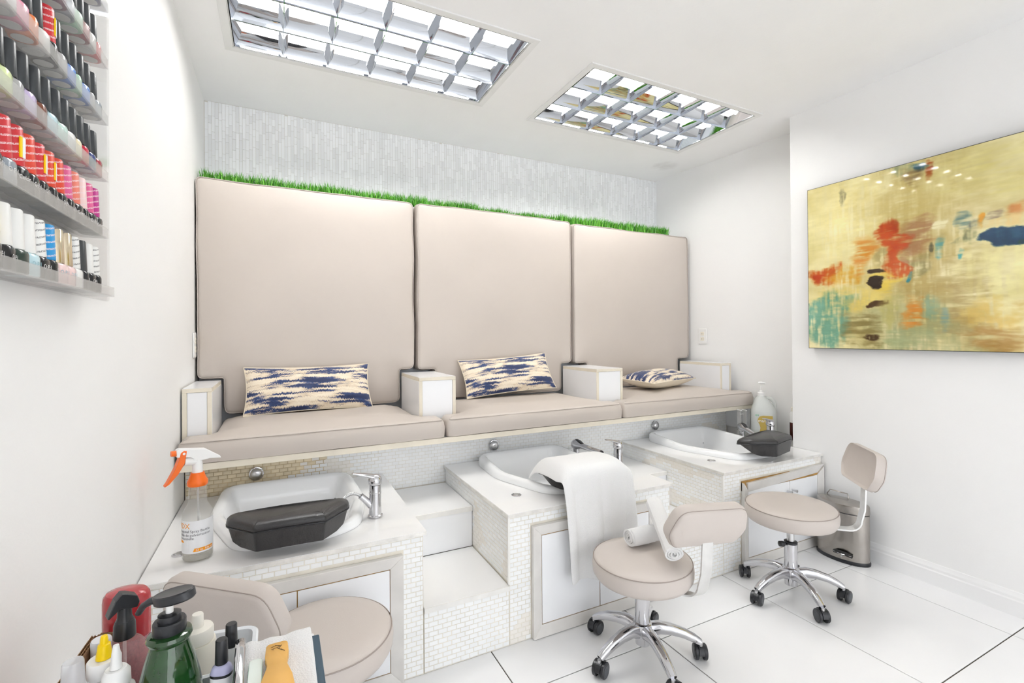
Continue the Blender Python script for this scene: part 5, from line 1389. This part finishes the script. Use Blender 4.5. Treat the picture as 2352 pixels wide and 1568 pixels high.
# dark teal box on its edge, towel on top
t = thing('teal_box', 'flat dark teal box at the right edge of the trolley, under the towel', 'box', (0.008, 0.64, ZS))
box('carton', mat('teal_card', (0.015,0.06,0.10), 0.35), -0.026, 0.052, 0.53, 0.735, ZS, ZS+0.152, t, bevel=0.002)
def flat_towel():
    t = thing('folded_towel', 'white terry cloth spread over the teal box under the wooden foot file', 'towel', (0.005, 0.64, ZS+0.154))
    nx, ny = 18, 26; v = []; f = []
    for j in range(ny+1):
        for i in range(nx+1):
            u, w_ = i/nx, j/ny
            x = -0.046+0.088*u; y = 0.520+0.218*w_ + 0.010*u*w_
            z = ZS+0.1565 + 0.004*noise.noise((u*4, w_*5, 1)) + 0.010*math.exp(-((u-0.04)/0.14)**2)*w_
            if u < 0.12: z -= 0.012*(0.12-u)/0.12
            v.append((x, y, z))
    for j in range(ny):
        for i in range(nx): f.append((j*(nx+1)+i, j*(nx+1)+i+1, (j+1)*(nx+1)+i+1, (j+1)*(nx+1)+i))
    o = MB().add(v, f).build('cloth', TOWEL, t, smooth=80)
    md = o.modifiers.new('thick', 'SOLIDIFY'); md.thickness = 0.004; md.offset = 1
    md = o.modifiers.new('sub', 'SUBSURF'); md.levels = 1; md.render_levels = 1
flat_towel()
# wooden foot file
t = thing('foot_file', 'yellow wooden foot file with rounded handle lying on the towel', 'foot file', (-0.002, 0.645, ZS+0.166), 0)
o = resample(round_poly([(-0.0125,0.055),(0.0125,0.055),(0.0135,0.030),(0.0105,0.010),(0.0165,-0.015),(0.0200,-0.05),(0.0200,-0.11),(-0.0200,-0.11),(-0.0200,-0.05),(-0.0165,-0.015),(-0.0105,0.010),(-0.0135,0.030)][::-1], [0.006,0.006,0.02,0.03,0.03,0.03,0.02,0.02,0.02,0.03,0.012,0.012][::-1], 4), 0.02)
area = sum(o[k-1][0]*o[k][1]-o[k][0]*o[k-1][1] for k in range(len(o)))
if area < 0: o = o[::-1]
fb = MB().loft([[(a,b_,0) for a, b_ in inset(o,0.001)], [(a,b_,0.001) for a, b_ in o], [(a,b_,0.009) for a, b_ in o], [(a,b_,0.010) for a, b_ in inset(o,0.0012)]]).build('handle', mat('yellow_wood', (0.75,0.42,0.10), 0.4, var=0.12, vscale=18), t, smooth=40, world=False)
mb = MB()
for (a, b_, L_, an) in ((-0.004,0.046,0.006,20),(0.001,0.046,0.007,-30),(0.004,0.043,0.006,60),(-0.001,0.042,0.008,10),(0.003,0.038,0.008,-50),(-0.005,0.040,0.004,-40),(0.007,0.034,0.007,-55)):
    d = Vector((math.cos(R(an)), math.sin(R(an)), 0))*L_/2; n_ = Vector((-d.y, d.x, 0)).normalized()*0.0004; c = Vector((a, b_, 0.0103))
    mb.add([c-d-n_, c+d-n_, c+d+n_, c-d+n_], [(0,1,2,3)])
mb.build('burnt_mark', mat('burnt_brown', (0.07,0.035,0.01), 0.8), fb, world=False)
# pale nail file and metal tool
t = thing('nail_file', 'pale mint nail file lying along the left side of the wooden foot file', 'nail file', (-0.026, 0.64, ZS+0.166))
MB().prism(round_poly([(-0.007,-0.10),(0.007,-0.10),(0.007,0.048),(-0.007,0.048)], 0.006, 4), 0, 0.0022).build('emery_board', mat('mint_board', (0.78,0.85,0.80), 0.7), t, world=False)
MB().prism(round_poly([(-0.0075,-0.1005),(0.0075,-0.1005),(0.0075,0.0485),(-0.0075,0.0485)], 0.006, 4), 0.0005, 0.0017).build('core', mat('mint_core', (0.50,0.72,0.60), 0.7), t, world=False)
t = thing('nail_nipper', 'curved steel nail tool leaning between the polishes and the towel', 'nail tool', (-0.044, 0.66, ZS+0.068))
pth = [(-0.046,0.58,ZS+0.1470),(-0.044,0.62,ZS+0.1600),(-0.0435,0.66,ZS+0.1700),(-0.044,0.70,ZS+0.1770),(-0.045,0.722,ZS+0.1770),(-0.0455,0.728,ZS+0.1720)]
MB().sweep(pth, [(0.0075,0.003),(0.0068,0.003),(0.006,0.003),(0.0062,0.0032),(0.0064,0.0034),(0.005,0.003)], 14).build('shank', CHROME, t, smooth=50)
MB().cyl((-0.044,0.66,ZS+0.1135),(-0.0438,0.66,ZS+0.167),0.003,seg=10).build('prop', CHROMED, t, smooth=50)
# corrugated carton
t = thing('cardboard_carton', 'open brown corrugated cardboard carton at the left edge of the trolley', 'carton', (-0.262, 0.80, ZS))
CARD = mat('kraft_card', (0.42,0.25,0.13), 0.85, var=0.1, vscale=20)
H_ = 0.139
def corrugated(p, q, name):
    p = Vector(p); q = Vector(q); d = (q-p); L_ = d.length; d.normalize(); n = Vector((-d.y, d.x, 0))
    w = MB()
    for s0, s1 in ((-0.004,-0.0034),(-0.0003,0.0003),(0.0034,0.004)):
        v = [p+n*s0, q+n*s0, q+n*s1, p+n*s1]
        w.add([Vector((a.x,a.y,ZS)) for a in v]+[Vector((a.x,a.y,ZS+H_)) for a in v], [(3,2,1,0),(4,5,6,7),(0,1,5,4),(1,2,6,5),(2,3,7,6),(3,0,4,7)])
    o = w.build(name, CARD, t)
    fl_ = MB()
    for s_off in (-0.00185, 0.00185):
        N = int(L_/0.0008); prev = None
        for k in range(N):
            u = k*0.0008; c = p+d*u+n*(s_off+0.0015*math.sin(u/0.0062*2*PI))
            fl_.v += [Vector((c.x,c.y,ZS)), Vector((c.x,c.y,ZS+H_-0.0006))]
            if k: m_ = len(fl_.v); fl_.f.append((m_-4, m_-2, m_-1, m_-3))
    fl_.build('fluting', mat('kraft_flute', (0.30,0.17,0.08), 0.9), o)
corrugated((-0.256,0.68,0),(-0.243,0.905,0),'long_side'); corrugated((-0.238,0.906,0),(-0.238+0.0,0.908,0),'short_side') if False else corrugated((-0.2385,0.904,0),(-0.222,0.898,0),'short_side')
